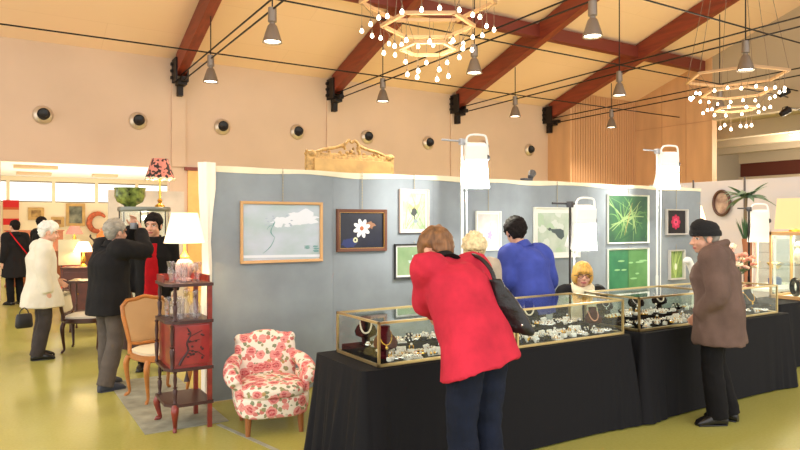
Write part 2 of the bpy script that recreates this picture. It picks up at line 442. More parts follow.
# gallery ceiling light and stage spotlights under the gable
t = thing('ceiling_light', 'flat louvred ceiling light glowing under the gallery soffit at right', 'lamp', (22, 10.6, 4.45))
bm = new(); box(bm, (0, 0, .05), (.9, .9, .1)); obj('housing', bm, M_WHITE, t)
bm = new()
for k in range(5): box(bm, (-.36 + .18 * k, 0, -.01), (.1, .8, .02))
obj('tube_diffuser', bm, mat('gallery_glow', (255, 240, 210), .5, emit=4), t)
light('gallery_light', 'POINT', (0, 0, -.6), 420, (1, .85, .65), .3, parent=t)
for px, py, w in ((784, 93, 'upper of two'), (785, 112, 'lower of two')):
    p = on_x(px, py, 18.4)
    t = thing('stage_spotlight', 'black stage spotlight on the gable wall right of the far chandelier, ' + w, 'spotlight', p, -.5, 'stage spotlights'); t.scale = (.55, .55, .55)
    R = Matrix.Rotation(math.radians(60), 3, 'Y')
    bm = new(); lathe(bm, [(.0, -.25), (.12, -.25), (.16, -.1), (.17, .25), (.13, .22), (.0, .2)], n=16, rot=R); obj('spot_housing', bm, M_STEEL, t)
    bm = new(); tube(bm, [(0, -.19, 0), (0, -.19, .25), (0, .19, .25), (0, .19, 0)], .02, 6); cyl(bm, (0, 0, .25), (1.2, .66, .25), .03); obj('yoke', bm, M_STEEL, t)
light('back_room_fill', 'AREA', (2.5, 19.5, .9), 210, (1, .92, .8), 5.0, (PI, 0, 0))  # added upward fill to brighten the next room; no fixture belongs to it

# ------------------------------------------------------------------ grey display partition
PY = 5.95
def fabric(name, rgb, weave=300, rough=.9, var=.05):
    return mat(name, rgb, rough, bump=.25, bscale=weave, var=var, vscale=3, spec=.2)
M_PART = fabric('grey_felt', (143, 151, 156))
M_CREAM = fabric('cream_cloth', (242, 230, 200), 120)
t = thing('display_partition', 'long grey fabric display partition wall carrying the framed pictures', 'partition', (1.68, PY, 0))
L, PH = 7.42, 2.16
nP = 6
for i in range(nP):
    bm = new(); a, b = L * i / nP, L * (i + 1) / nP; span(bm, (a + .0005, 0, .015), (b - .0005, .06, PH), bev=.0015); obj('fabric_panel', bm, M_PART, t)
bm = new()
pts = [(x, -.006 + .004 * math.sin(x * 9), PH + .012 + .004 * math.sin(x * 3.1) + .003 * math.sin(x * 7.7)) for x in [L * k / 60 for k in range(61)]]
rings = [[bm.verts.new((x, y, z - .05 - .01 * math.sin(x * 5))), bm.verts.new((x, y - .004, z)), bm.verts.new((x, .066, z)), bm.verts.new((x, .066, z - .07))] for x, y, z in pts]
ring_faces(bm, rings); obj('top_cloth_edge', bm, M_CREAM, t)
# white drape hung over the near end
bm = new(); rings = []
for k in range(28):
    z = .02 + 2.18 * k / 27; w = .04 if z < 1.45 else .035 + .035 * min(1, (z - 1.45) / .5); ring = []
    for j in range(28):
        a = 2 * PI * j / 28; f = 1 + .16 * math.sin(a * 5 + z * 2) + .1 * math.sin(z * 7 + a)
        ring.append(bm.verts.new((w * f * math.cos(a), (.06 + .02 * math.sin(z * 3)) * f * math.sin(a), z)))
    rings.append(ring)
ring_faces(bm, rings)
o = obj('white_drape', bm, mat('white_drape', (248, 240, 222), .9)); o.location = (1.64, PY + .0, 0)
tag(o, 'white cloth drape hanging down the left end of the grey partition', 'drape')

# ------------------------------------------------------------------ framed pictures
FY = PY - .004
def picture(name, label, px0, px1, y0, y1, fw, fmat, mount=None, chain=True, depth=.03):
    a = on_y(px0, y0, FY); b = on_y(px0, y1, FY); c = on_y(px1, y0, FY)
    W, H = c.x - a.x, a.z - b.z
    t = thing(name, label, 'picture', (a.x + W / 2, FY, (a.z + b.z) / 2), 0, None)
    bm = new()
    o = [(-W/2, -H/2), (W/2, -H/2), (W/2, H/2), (-W/2, H/2)]; i = [(-W/2+fw, -H/2+fw), (W/2-fw, -H/2+fw), (W/2-fw, H/2-fw), (-W/2+fw, H/2-fw)]
    rings = []
    for P, y in ((o, 0), (o, -depth * .8), ([(p[0] * .99, p[1] * .99) for p in o], -depth), ([(p[0] * 1.02, p[1] * 1.02) for p in i], -depth * .9), (i, -depth * .5), (i, 0)):
        rings.append([bm.verts.new((p[0], y, p[1])) for p in P])
    ring_faces(bm, rings + [rings[0]], cap0=False, cap1=False); obj('frame', bm, fmat, t, smooth=0)
    w, h = W/2 - fw, H/2 - fw
    if mount:
        bm = new(); m = mount; i2 = [(-w+m, -h+m), (w-m, -h+m), (w-m, h-m), (-w+m, h-m)]
        i = [(-w, -h), (w, -h), (w, h), (-w, h)]
        rings = [[bm.verts.new((p[0], y, p[1])) for p in P] for P, y in ((i, -.009), (i2, -.009), (i2, -.004), (i, -.004))]
        ring_faces(bm, rings + [rings[0]], cap0=False, cap1=False); obj('mount', bm, mat('white_mount', (238, 238, 230), .8), t, smooth=0)
        w -= m; h -= m
    if chain:
        bm = new(); top = PH + .02 - (a.z + b.z) / 2 if chain is True else chain
        n = int((top - H / 2) / .03)
        for k in range(max(n, 1)): ell(bm, (0, -.012, H / 2 + .015 + .03 * k), (.006, .005, .014), seg=6, rg=5)
        cyl(bm, (0, -.012, H / 2), (0, -.012, top), .003, n=5)
        obj('hanging_chain', bm, mat('chain_metal', (170, 162, 140), .5, metal=.4), t)
    return t, w, h
def art(t, w, h, shapes, ms):
    """flat printed image: layers of flat shapes on the backing sheet"""
    bm = new(); span(bm, (-w, -.003, -h), (w, -.0005, h))
    for k, (pts, mi) in enumerate(shapes):
        y = -.0032 - .00012 * k
        f = bm.faces.new([bm.verts.new((min(max(p[0], -w), w), y, min(max(p[1], -h), h))) for p in pts]); f.material_index = mi
    o = obj('print', bm, ms, t, smooth=0)
def disc(cx, cy, rx, ry=None, n=14, rot=0):
    ry = ry or rx
    return [(cx + rx * math.cos(2*PI*k/n) * math.cos(rot) - ry * math.sin(2*PI*k/n) * math.sin(rot), cy + rx * math.cos(2*PI*k/n) * math.sin(rot) + ry * math.sin(2*PI*k/n) * math.cos(rot)) for k in range(n)]
def blob(cx, cy, rx, ry, rs, n=18, j=.25):
    return [(cx + rx * (1 + rs.uniform(-j, j)) * math.cos(2*PI*k/n), cy + ry * (1 + rs.uniform(-j, j)) * math.sin(2*PI*k/n)) for k in range(n)]
def stroke(x0, y0, x1, y1, w, bend=0):
    dx, dy = x1 - x0, y1 - y0; l = math.hypot(dx, dy); nx, ny = -dy / l, dx / l
    L1, L2 = [], []
    for k in range(7):
        s = k / 6; q = bend * math.sin(PI * s); ww = w * (1 - .5 * abs(2 * s - 1))
        x, y = x0 + dx * s + nx * q, y0 + dy * s + ny * q
        L1.append((x + nx * ww, y + ny * ww)); L2.append((x - nx * ww, y - ny * ww))
    return L1 + L2[::-1]
def noisy(name, a, b, scale=5, c=None, rough=.35, stretch=(1, 1, 1)):
    def bld(nt, p):
        tc = N(nt, 'ShaderNodeTexCoord'); mp = N(nt, 'ShaderNodeMapping'); mp.inputs['Scale'].default_value = stretch
        n = N(nt, 'ShaderNodeTexNoise'); n.inputs['Scale'].default_value = scale; n.inputs['Detail'].default_value = 4
        nt.links.new(tc.outputs['Object'], mp.inputs[0]); nt.links.new(mp.outputs[0], n.inputs[0])
        r = N(nt, 'ShaderNodeValToRGB'); e = r.color_ramp.elements
        e[0].position = .35; e[0].color = lin(a); e[1].position = .65; e[1].color = lin(b)
        if c: q = r.color_ramp.elements.new(.8); q.color = lin(c)
        nt.links.new(n.outputs[0], r.inputs[0]); nt.links.new(r.outputs[0], p.inputs['Base Color'])
    return node_mat(name, bld, rough)
rs = random.Random(3)
M_OAK = mat('light_oak_frame', (214, 166, 110), .4); M_DKFR = mat('mahogany_frame', (104, 60, 36), .35); M_SILV = mat('silver_frame', (205, 200, 192), .35, metal=.3)
M_PINKFR = mat('pale_pink_frame', (226, 200, 186), .5); M_BLKFR = mat('black_frame', (52, 52, 52), .4); M_WHFR = mat('white_frame', (236, 238, 228), .4)
flat = lambda n, c: mat(n, c, .4)
# 1 grey-blue seascape
t, w, h = picture('framed_picture', 'large pale grey-blue painting with white cloud in a light oak frame', 240, 322, 201, 264, .028, M_OAK)
sh = [(blob(.0 + rs.uniform(-.12, .3), .13 - .0 + rs.uniform(-.09, .05), rs.uniform(.03, .13), rs.uniform(.012, .045), rs), 1) for _ in range(16)]
sh += [(disc(rs.uniform(-.18, .1), rs.uniform(.06, .17), .012, .006), 2) for _ in range(12)]
sh += [(stroke(-.2, -.2, -.08, -.05, .004, -.02), 3), (stroke(-.08, -.05, -.1, .06, .006, .03), 3), (stroke(-.1, .06, -.08, .1, .007, 0), 3), (stroke(-.16, .02, -.09, .06, .003, .02), 3), ([(-w, -.215), (w, -.225), (w, -.25), (-w, -.24)], 1)]
sh += [(blob(rs.uniform(.2, .36), rs.uniform(-.2, -.13), .03, .008, rs), 3) for _ in range(6)]
art(t, w, h, sh, [noisy('sea_haze', (172, 190, 190), (192, 200, 212), 3, (198, 212, 208), stretch=(1, 1, 2)), flat('cloud_white', (226, 230, 236)), flat('cloud_shade', (170, 182, 196)), flat('sea_green', (112, 158, 154))])
# 2 white flower on black
t, w, h = picture('framed_picture', 'white daisy on black background in a dark mahogany frame', 336, 386, 209, 252, .036, M_DKFR)
bm = new()
iw, ih = w + .004, h + .004
for c, s in (((0, -.018, ih), (2*iw, .01, .01)), ((0, -.018, -ih), (2*iw, .01, .01)), ((iw, -.018, 0), (.01, .01, 2*ih)), ((-iw, -.018, 0), (.01, .01, 2*ih))): box(bm, c, s)
obj('gilt_slip', bm, mat('gilt', (206, 160, 84), .35, metal=.5), t)
sh = [(blob(.1, .05, .06, .035, rs, j=.4), 3), (blob(-.15, -.13, .09, .05, rs), 4)]
for k in range(8):
    a = 2 * PI * k / 8 + .3; sh.append((disc(-.0 + .06 * math.cos(a), .02 + .06 * math.sin(a), .043, .022, rot=a), 1))
sh += [(disc(0, .02, .024), 2), (disc(-.075, -.1, .028), 5), (disc(-.075, -.1, .012), 0)]
art(t, w, h, sh, [noisy('night_black', (20, 22, 34), (34, 36, 52), 4), flat('petal_white', (240, 240, 238)), flat('stamen_rust', (178, 98, 60)), flat('leaf_brown', (150, 104, 72)), flat('deep_blue', (40, 52, 104)), flat('bud_cream', (220, 220, 180))])
# 3 swallowtail butterfly
t, w, h = picture('framed_picture', 'portrait photo of a yellow and black butterfly on grass in pale pink frame', 399, 428, 189, 233, .018, M_PINKFR, .02)
sh = [(stroke(rs.uniform(-w, w), -h, rs.uniform(-w, w), rs.uniform(-.05, h), .004, rs.uniform(-.03, .03)), rs.choice((1, 2))) for _ in range(22)]
sh += [([(0, .04), (-.075, .09), (-.06, .05), (-.02, .0)], 3), ([(0, .04), (.085, .1), (.07, .06), (.02, 0)], 3), ([(-.02, .03), (-.04, -.03), (.0, -.06), (.04, -.02), (.025, .03)], 4), (stroke(0, .05, .01, -.09, .01), 4), (disc(.02, -.11, .03, .02), 5)]
art(t, w, h, sh, [noisy('meadow', (150, 176, 132), (190, 204, 176), 8), flat('grass_a', (132, 164, 104)), flat('grass_b', (206, 212, 178)), flat('wing_yellow', (204, 194, 120)), flat('wing_dark', (62, 66, 62)), flat('wing_grey', (140, 152, 158))])
# 4 dragonfly on green
t, w, h = picture('framed_picture', 'landscape photo of a pale dragonfly on green in black frame, below the butterfly', 394, 433, 244, 279, .018, M_BLKFR, .018, chain=.22)
art(t, w, h, [(disc(-.02, 0, .06, .008), 1), (disc(0, .02, .01, .05, rot=.5), 1), (disc(.01, .0, .01, .05, rot=-.9), 1), (disc(-.04, -.01, .03, .012, rot=.3), 1)], [noisy('soft_green', (122, 150, 104), (150, 172, 130), 4), flat('wing_pale', (196, 210, 206))])
# 5 pink orchid
t, w, h = picture('framed_picture', 'small portrait photo of a pink orchid in white frame, between lamp and blue man', 475, 500, 211, 251, .016, M_WHFR, .02)
sh = [(disc(.03 + .02 * math.cos(a), -.05 + .025 * math.sin(a), .028, .016, rot=a), 1) for a in (0, 1.3, 2.5, 3.8, 5)] + [(stroke(.02, -.08, -.01, -h, .004), 2), (stroke(.03, -.02, .05, .1, .003, .01), 2)]
art(t, w, h, sh, [noisy('mauve_grey', (176, 172, 160), (206, 196, 192), 6), flat('orchid_pink', (212, 118, 190)), flat('stem_olive', (142, 150, 110))])
# 6 dark bird
t, w, h = picture('framed_picture', 'large photo of a dark bird among pale leaves in white mount, behind blue man', 533, 579, 207, 259, .022, M_WHFR, .05)
sh = [(blob(rs.uniform(-w, w), rs.uniform(-h, h), .06, .05, rs), rs.choice((1, 2))) for _ in range(14)]
sh += [([(-.12, .05), (-.05, .045), (.06, .05), (.12, .03), (.13, -.05), (.08, -.09), (.02, -.06), (-.03, -.01), (-.08, .005)], 3), (disc(-.125, .045, .028, .02), 3), ([(-.15, .05), (-.18, .06), (-.15, .035)], 4)]
art(t, w, h, sh, [noisy('pale_foliage', (176, 196, 172), (204, 214, 200), 5), flat('foliage_mint', (180, 204, 172)), flat('foliage_white', (214, 222, 212)), flat('bird_dark', (72, 88, 88)), flat('beak', (120, 110, 84))])
# 7 grass and dragonfly
t, w, h = picture('framed_picture', 'large green photo of tangled grass blades, upper of two behind seated lady', 607, 648, 194, 244, .012, M_WHFR, .006)
sh = [(stroke(rs.uniform(-w, w), rs.uniform(-h, 0), rs.uniform(-w, w), rs.uniform(0, h), rs.uniform(.004, .012), rs.uniform(-.08, .08)), rs.choice((1, 1, 2, 3))) for _ in range(26)]
sh += [(stroke(-w * .8, -h * .5, w * .8, h * .1, .012, .08), 2), (stroke(-w * .2, -h * .7, w * .2, h * .7, .007), 4)]
art(t, w, h, sh, [noisy('deep_meadow', (36, 74, 54), (58, 104, 62), 4), flat('blade_green', (104, 146, 84)), flat('blade_pale', (146, 172, 110)), flat('blade_dark', (40, 84, 58)), flat('reed', (164, 140, 84))])
# 8 green frog pond
t, w, h = picture('framed_picture', 'large green photo of water reflections, lower of two behind seated lady', 607, 648, 249, 296, .012, M_WHFR, .006, chain=.32)
sh = [([(0.0, -h), (w, -h), (w, h), (0, h)], 1)] + [(disc(rs.uniform(-w * .9, w * .9), rs.uniform(-h * .6, h * .6), rs.uniform(.03, .09), .012), 2) for _ in range(9)] + [([(-.012, -h), (.012, -h), (.008, h), (-.008, h)], 3)]
art(t, w, h, sh, [noisy('pond_green', (40, 108, 70), (60, 132, 86), 4), noisy('pond_lime', (74, 128, 68), (96, 148, 84), 4), flat('ripple', (148, 196, 134)), flat('reed_dark', (52, 112, 60))])
# 9 red flower, 10 lily
t, w, h = picture('framed_picture', 'square photo of a crimson rose on black in silver frame at the right end', 665, 686, 209, 235, .022, M_SILV, None, depth=.045)
sh = [(disc(.06 * math.cos(a), .06 * math.sin(a), .05, .035, rot=a), 1) for a in [k * PI / 4 for k in range(8)]] + [(disc(.035 * math.cos(a), .035 * math.sin(a), .03, .02, rot=a + 1), 2) for a in [k * PI / 3 for k in range(6)]] + [(disc(0, 0, .018), 0)]
art(t, w, h, sh, [flat('rose_black', (24, 18, 20)), flat('rose_crimson', (196, 30, 74)), flat('rose_pink', (226, 74, 112))])
t, w, h = picture('framed_picture', 'small portrait photo of green leaves in silver frame, under the crimson rose', 668, 683, 250, 280, .022, M_SILV, None, chain=.3, depth=.045)
art(t, w, h, [(stroke(0, -h, rs.uniform(-w, w), h, .015, .03), 1) for _ in range(4)] + [(disc(0, -.03, .03, .05), 2)], [noisy('leaf_shade', (90, 128, 58), (140, 164, 84), 8), flat('leaf_light', (170, 194, 110)), flat('lily_white', (226, 232, 206))])

# ------------------------------------------------------------------ gilt overmantel behind the partition
gp = on_y(349, 170, 8.0)
t = thing('gilt_mirror', 'ornate gilded overmantel mirror rising behind the grey partition', 'mirror', (gp.x + .05, 8.0, 0))
M_GILT = mat('antique_gilt', (186, 146, 86), .5, metal=.1, bump=.6, bscale=60, var=.2, vscale=20)
M_GILT2 = mat('antique_gilt_flat', (196, 156, 92), .5, metal=.05, var=.08)
gw = .68; zt = gp.z + .2
bm = new(); span(bm, (-gw, 0, .0), (gw, .08, zt + .02), bev=.01); obj('carved_frame', bm, M_GILT, t)
bm = new(); span(bm, (-gw + .1, -.03, .3), (gw - .06, -.001, zt - .06), bev=.01); obj('inner_panel', bm, M_GILT2, t)
bm = new()
for k in range(60):
    x = rs.uniform(-gw, gw); hgt = .03 + .15 * max(0, 1 - abs(x + .0) / .42) ** 1.4
    ell(bm, (x, .03 + rs.uniform(-.03, .02), zt + rs.uniform(-.02, hgt)), (rs.uniform(.015, .035), .02, rs.uniform(.012, .03)), seg=8, rg=6)
for s in (-1, 1):
    tube(bm, [(s * .55, .02, zt + .02), (s * .4, .02, zt + .07), (s * .25, .02, zt + .1), (s * .16, .02, zt + .13), (s * .08, .02, zt + .17)], [.02, .025, .02, .025, .02], 8, smooth=4)
    tube(bm, [(s * .1, .02, zt + .08), (s * .11, .01, zt + .15), (s * .05, .01, zt + .21), (s * .0, .01, zt + .18)], .02, 8, smooth=4)
    ell(bm, (s * .6, .02, zt + .0), (.07, .04, .05))
obj('carved_crest', bm, M_GILT, t)

# ------------------------------------------------------------------ studio lamps
M_LHOUS = mat('lamp_white', (236, 236, 232), .45); M_LGLOW = mat('studio_glow', (255, 252, 244), .5, emit=7); M_KNOB = mat('knob_grey', (66, 66, 70), .5)
def studio_lamp(label, base, head_z, s, yaw, lit, power, dark=False, lean=.2):
    t = thing('studio_lamp', label, 'lamp', base, 0, 'studio lamps on stands')
    pm = M_STEEL if dark else M_LHOUS
    bm = new(); cyl(bm, (0, 0, .45), (0, 0, head_z + .28 * s), .013, n=10); cyl(bm, (0, 0, .2), (0, 0, .95), .018, n=10); obj('stand_pole', bm, pm, t)
    for k in range(3):
        a = 2 * PI * k / 3 + .5; bm = new(); tube(bm, [(0, 0, .5), (.32 * math.cos(a), .32 * math.sin(a), .012)], .01, 8); obj('tripod_leg', bm, pm, t)
    bm = new(); cyl(bm, (-.26 * s, .02, head_z + .27 * s), (.1 * s, .02, head_z + .27 * s), .012 * s); box(bm, (0, 0, head_z + .26 * s), (.06 * s, .06 * s, .07 * s), bev=.008); obj('cross_arm', bm, M_KNOB if dark else mat('arm_grey', (176, 178, 184), .4, metal=.4), t)
    hd = thing('lamp_head', '', '', (.13 * s, -.07, head_z)); del hd['label'], hd['category']; 
    # the head: tapering white housing open at the bottom front
    Rh = Euler((lean, 0, yaw)).to_matrix(); c = Vector((.13 * s, -.07, head_z))
    bpy.data.objects.remove(hd)
    bm = new(); rings = []
    for z, wx_, dy in ((.25, .10, .055), (.22, .115, .07), (-.1, .13, .085), (-.24, .15, .11), (-.25, .15, .11)):
        rings.append([bm.verts.new(c + Rh @ Vector((x * wx_ * s, y * dy * s, z * s))) for x, y in ((-1, -1), (1, -1), (1, 1), (-1, 1))])
    ring_faces(bm, rings); ho = obj('lamp_housing', bm, M_LHOUS, t, smooth=0)
    bm = new()
    P = [c + Rh @ Vector((x * s, y * s, z * s)) for x, y, z in ((-.122, -.097, -.06), (.122, -.097, -.06), (.132, -.115, -.235), (-.132, -.115, -.235))]
    prism(bm, P, Rh @ Vector((0, .008, 0))); obj('lit_front', bm, M_LGLOW if lit else M_LHOUS, t, smooth=0)
    bm = new(); tube(bm, [c + Rh @ Vector((x * s, 0, z * s)) for x, z in ((-.1, .2), (-.105, .29), (-.06, .335), (.06, .335), (.115, .30), (.14, .1))], .012 * s, 8, smooth=3); obj('carry_handle', bm, M_LHOUS, t)
    bm = new(); q = c + Rh @ Vector((.135 * s, -.02, .08 * s)); ell(bm, q, (.022 * s, .03 * s, .035 * s)); obj('tilt_knob', bm, M_KNOB, t)
    bm = new(); tube(bm, [(.02, -.02, head_z + .22 * s), (.035, -.03, head_z - .2), (.045, -.02, .9), (.03, -.02, .3)], .007, 6, smooth=4); obj('power_cable', bm, M_LHOUS, t)
    if power:
        light('studio_light', 'AREA', c + Rh @ Vector((0, -.14, -.05)), power, (1, .97, .9), .25 * s, Euler((PI / 2 + lean - .55, 0, yaw)), t)
    return t
def lamp_at(px, Y): return on_y(px, 222, Y)
p = lamp_at(462, 5.35); studio_lamp('tall lit white studio lamp on stand behind the woman in red', (p.x, 5.35, 0), 1.66 + 57 / 650 * p.dot(FWD), .92, -.55, True, 45)
p = lamp_at(570, 5.3); studio_lamp('lit white studio lamp on dark stand above the seated blonde lady', (p.x, 5.3, 0), 1.66 - 5 / 650 * p.dot(FWD), 1.0, -.35, True, 40, dark=True)
p = lamp_at(657, 5.5); studio_lamp('lit white studio lamp rising above the right end of the grey partition', (p.x, 5.5, 0), 1.66 + 52 / 650 * p.dot(FWD), .95, -.6, True, 45)
p = lamp_at(749, 4.8); studio_lamp('white studio lamp on dark stand behind the man in black hat', (p.x, 4.8, 0), 1.66 - 4 / 650 * p.dot(FWD), .85, -.9, False, 0, dark=True, lean=0)
# clip-on uplighter on the partition's top edge
t = thing('clip_lamp', 'small dark clip-on uplight sitting on top edge of the grey partition', 'lamp', (on_y(533, 181, PY).x, PY + .03, PH + .03))
R = Matrix.Rotation(math.radians(55), 3, 'Y') @ Matrix.Rotation(-.5, 3, 'X')
bm = new(); lathe(bm, [(.02, -.06), (.035, -.05), (.05, .06), (.04, .05), (.0, .02)], n=16, rot=R, c=(0, 0, .05)); obj('lamp_cup', bm, M_KNOB, t)
bm = new(); box(bm, (-.08, 0, -.005), (.14, .08, .03), bev=.006); cyl(bm, (-.05, 0, 0), (0, 0, .04), .012); obj('clip', bm, M_KNOB, t)
light('clip_light', 'SPOT', (.06, .05, .1), 60, (1, .85, .55), .04, Euler((math.radians(125), 0, -.4)), t, 90)

# ------------------------------------------------------------------ black draped tables
M_BLACK = mat('black_cloth', (23, 23, 27), .8, spec=.2, bump=.15, bscale=200)
TH = .74
def cloth_table(label, x0, x1, y0, y1, seed, folds, flare=.05, left_flare=.12, group='black draped tables'):
    t = thing('draped_table', label, 'table', ((x0 + x1) / 2, (y0 + y1) / 2, 0), 0, group)
    r = random.Random(seed); W, D = (x1 - x0) / 2, (y1 - y0) / 2; rad = .03
    per = []
    def edge(a, b, n, nx, ny):
        for k in range(n): s = k / n; per.append((a[0] + (b[0] - a[0]) * s, a[1] + (b[1] - a[1]) * s, nx, ny))
    def corner(cx, cy, a0, n=7):
        for k in range(n): a = a0 + PI / 2 * k / n; per.append((cx + rad * math.cos(a), cy + rad * math.sin(a), math.cos(a), math.sin(a)))
    nx_, ny_ = int(W * 2 / .012), int(D * 2 / .012)
    edge((-W + rad, -D), (W - rad, -D), nx_, 0, -1); corner(W - rad, -D + rad, -PI / 2)
    edge((W, -D + rad), (W, D - rad), ny_, 1, 0); corner(W - rad, D - rad, 0)
    edge((W - rad, D), (-W + rad, D), nx_, 0, 1); corner(-W + rad, D - rad, PI / 2)
    edge((-W, D - rad), (-W, -D + rad), ny_, -1, 0); corner(-W + rad, -D + rad, PI)
    bm = new(); rings = []; s = 0; ss = [0]
    for i in range(1, len(per)): s += math.hypot(per[i][0] - per[i-1][0], per[i][1] - per[i-1][1]); ss.append(s)
    zs = [TH, TH - .008, TH - .03, TH - .1, TH - .2, TH - .34, TH - .5, TH - .62, .012]
    for z in zs:
        d = (TH - z) / TH; ring = []
        for (x, y, nx, ny), u in zip(per, ss):
            cd = min(math.hypot(abs(x) - W, abs(y) - D), 1)
            near = math.exp(-cd / .22) if ny <= .2 else .5
            if nx < -.7 or nx > .7: near = max(near, .8)
            if abs(y + D) < .05 and x > 0: near += .15 * max(0, math.sin(x * 2.0 + seed))
            f = (.5 + .5 * noise.noise(Vector((u * 9, seed, z * .35)))) ** 2 * 1.6 + .35 * noise.noise(Vector((u * 22, seed + 5, z * .5)))
            off = d * flare * (.35 + .65 * near) + (d ** 1.1) * near * folds * f
            if nx < -.5 or (cd < .25 and x < 0): off += left_flare * d * d * (.6 + .4 * f)
            ring.append(bm.verts.new((x + nx * off, y + ny * off, z)))
        rings.append(ring)
    top = rings[0]
    ring_faces(bm, list(reversed(rings)), cap0=False, cap1=False); bm.faces.new(top)
    obj('tablecloth', bm, M_BLACK, t, smooth=60)
    bm = new(); span(bm, (-W + .02, -D + .02, TH - .04), (W - .02, D - .02, TH - .006)); obj('tabletop', bm, mat('table_board', (150, 140, 124), .6), t)
    return t
TY0, TY1 = 3.5, 4.2
cloth_table('black cloth covered table, left one, under the two left display cases', 1.92, 4.42, TY0, TY1, 3, .11, flare=.04, left_flare=.02)
cloth_table('black cloth covered table, right one, beside the man in black hat', 4.54, 6.82, TY0 - .02, TY1, 11, .07, left_flare=.02)
cloth_table('black cloth covered table at the far right edge carrying a glass showcase', 7.42, 9.1, 3.9, 4.4, 17, .05, left_flare=.03)

# ------------------------------------------------------------------ glass display cases with jewellery
M_PANE2 = glass('case_glass', (250, 253, 251), 1.45)
M_VELV = mat('black_velvet', (20, 19, 21), .95, spec=.1)
M_WINE = mat('wine_velvet', (74, 16, 24), .9, spec=.15)
CH = .285
def case(label, x0, x1, y0, y1):
    t = thing('display_case', label, 'display case', ((x0 + x1) / 2, (y0 + y1) / 2, TH + .004), 0, 'glass jewellery cases')
    W, D, b = (x1 - x0) / 2, (y1 - y0) / 2, .0075
    bm = new()
    for sx in (-1, 1):
        for sy in (-1, 1): box(bm, (sx * (W - b), sy * (D - b), CH / 2), (2 * b, 2 * b, CH))
    for z in (b * 1.2, CH - b):
        for sy in (-1, 1): box(bm, (0, sy * (D - b), z), (2 * W, 2 * b, 2 * b * (1.25 if z < .1 else 1)))
        for sx in (-1, 1): box(bm, (sx * (W - b), 0, z), (2 * b, 2 * D, 2 * b * (1.25 if z < .1 else 1)))
    obj('brass_frame', bm, M_GOLDTRIM, t, smooth=0)
    bm = new(); span(bm, (-W + .02, -D + .02, 0), (W - .02, D - .02, .012)); obj('velvet_base', bm, M_VELV, t)
    bm = new(); span(bm, (-W + .03, D - .29, .0122), (W - .03, D - .025, .057), bev=.004); obj('velvet_riser', bm, M_VELV, t, smooth=0)
    g = .003
    for a, c in (((-W + .018, -D + .018, CH - b - g), (W - .018, D - .018, CH - b)), ((-W + .018, -D + .006, .02), (W - .018, -D + .006 + g, CH - .018)), ((-W + .018, D - .006 - g, .02), (W - .018, D - .006, CH - .018)),
                 ((-W + .006, -D + .018, .02), (-W + .006 + g, D - .018, CH - .018)), ((W - .006 - g, -D + .018, .02), (W - .006, D - .018, CH - .018))):
        bm = new(); span(bm, a, c); obj('glass_pane', bm, M_PANE2, t, smooth=0)
    return t
CY0, CY1 = 3.535, 4.13
CASES = [(2.05, 3.19, 'leftmost, with wine red velvet necklace stand'), (3.21, 4.37, 'second from left, in front of seated lady'), (4.56, 5.62, 'third from left, beside the man in brown coat'), (5.64, 6.70, 'rightmost, half hidden behind the man in brown coat')]
for a, b, w in CASES: case('brass framed glass jewellery case, ' + w, a, b, CY0, CY1)
ZB = TH + .004 + .0125
# velvet neck forms, each with its own necklace lying on it
def bust_mesh(name, m, h=.2):
    bm = new(); pr = []
    R = lambda z: z
    rings = []
    for z, w, d, y in ((0, .05, .04, .02), (.012, .05, .04, .02), (.02, .028, .025, .02), (.05, .03, .028, .02), (.07, .072, .03, .0), (.1, .08, .034, .005), (.13, .066, .03, .018), (.155, .04, .026, .03), (.18, .034, .026, .036), (.2, .036, .027, .038)):
        k = h / .2; rings.append((Vector((0, y * k, z * k)), Vector((w * k, 0, 0)), Vector((0, d * k, 0))))
    loft(bm, rings, 20, 0, 2.0); return mesh_of(name, bm, m)
BP = [(0, .05, .04, .02), (.05, .03, .028, .02), (.07, .072, .03, .0), (.1, .08, .034, .005), (.13, .066, .03, .018), (.155, .04, .026, .03), (.18, .034, .026, .036), (.2, .036, .027, .038)]
def bust_front(x, z):
    for (z0, w0, d0, y0), (z1, w1, d1, y1) in zip(BP, BP[1:]):
        if z <= z1: f = (z - z0) / (z1 - z0); w, d, y = w0 + (w1 - w0) * f, d0 + (d1 - d0) * f, y0 + (y1 - y0) * f; break
    return y - d * math.sqrt(max(0, 1 - min(1, abs(x) / w) ** 2))
def necklace_mesh(name, m, k=1.0, bead=.005, drop=0):
    bm = new(); pts = []
    for i in range(25):
        a = PI + PI * i / 24; x = .040 * math.cos(a); z = .158 + .068 * math.sin(a)
        pts.append(Vector((x, bust_front(x, z) - bead * .6, z)))
    for p in pts: ell(bm, p, bead, seg=7, rg=5)
    for s in (0, -1): tube(bm, [pts[s], pts[s] + Vector((0, .022, .006))], bead * .6, 6)
    if drop: ell(bm, (0, pts[12].y - .004, pts[12].z - .018), (.009, .005, .014), seg=10, rg=8)
    return mesh_of(name, bm, m)
M_PEARL = mat('pearl', (236, 226, 206), .25); M_SILVER = mat('silver_metal', (225, 225, 225), .22, metal=1); M_GOLDJ = mat('gold_metal', (226, 180, 84), .25, metal=1)
M_CORAL = mat('coral_beads', (206, 148, 118), .3)
bm_b = bust_mesh('necklace_stand', M_VELV); bm_w = bust_mesh('necklace_stand', M_WINE)
nk = [necklace_mesh('necklace', M_PEARL, bead=.007), necklace_mesh('necklace', M_SILVER, bead=.0055, drop=1), necklace_mesh('necklace', M_GOLDJ, bead=.0055, drop=1), necklace_mesh('necklace', M_CORAL, bead=.006)]
nkn = ['pearl', 'silver pendant', 'gold pendant', 'coral bead']
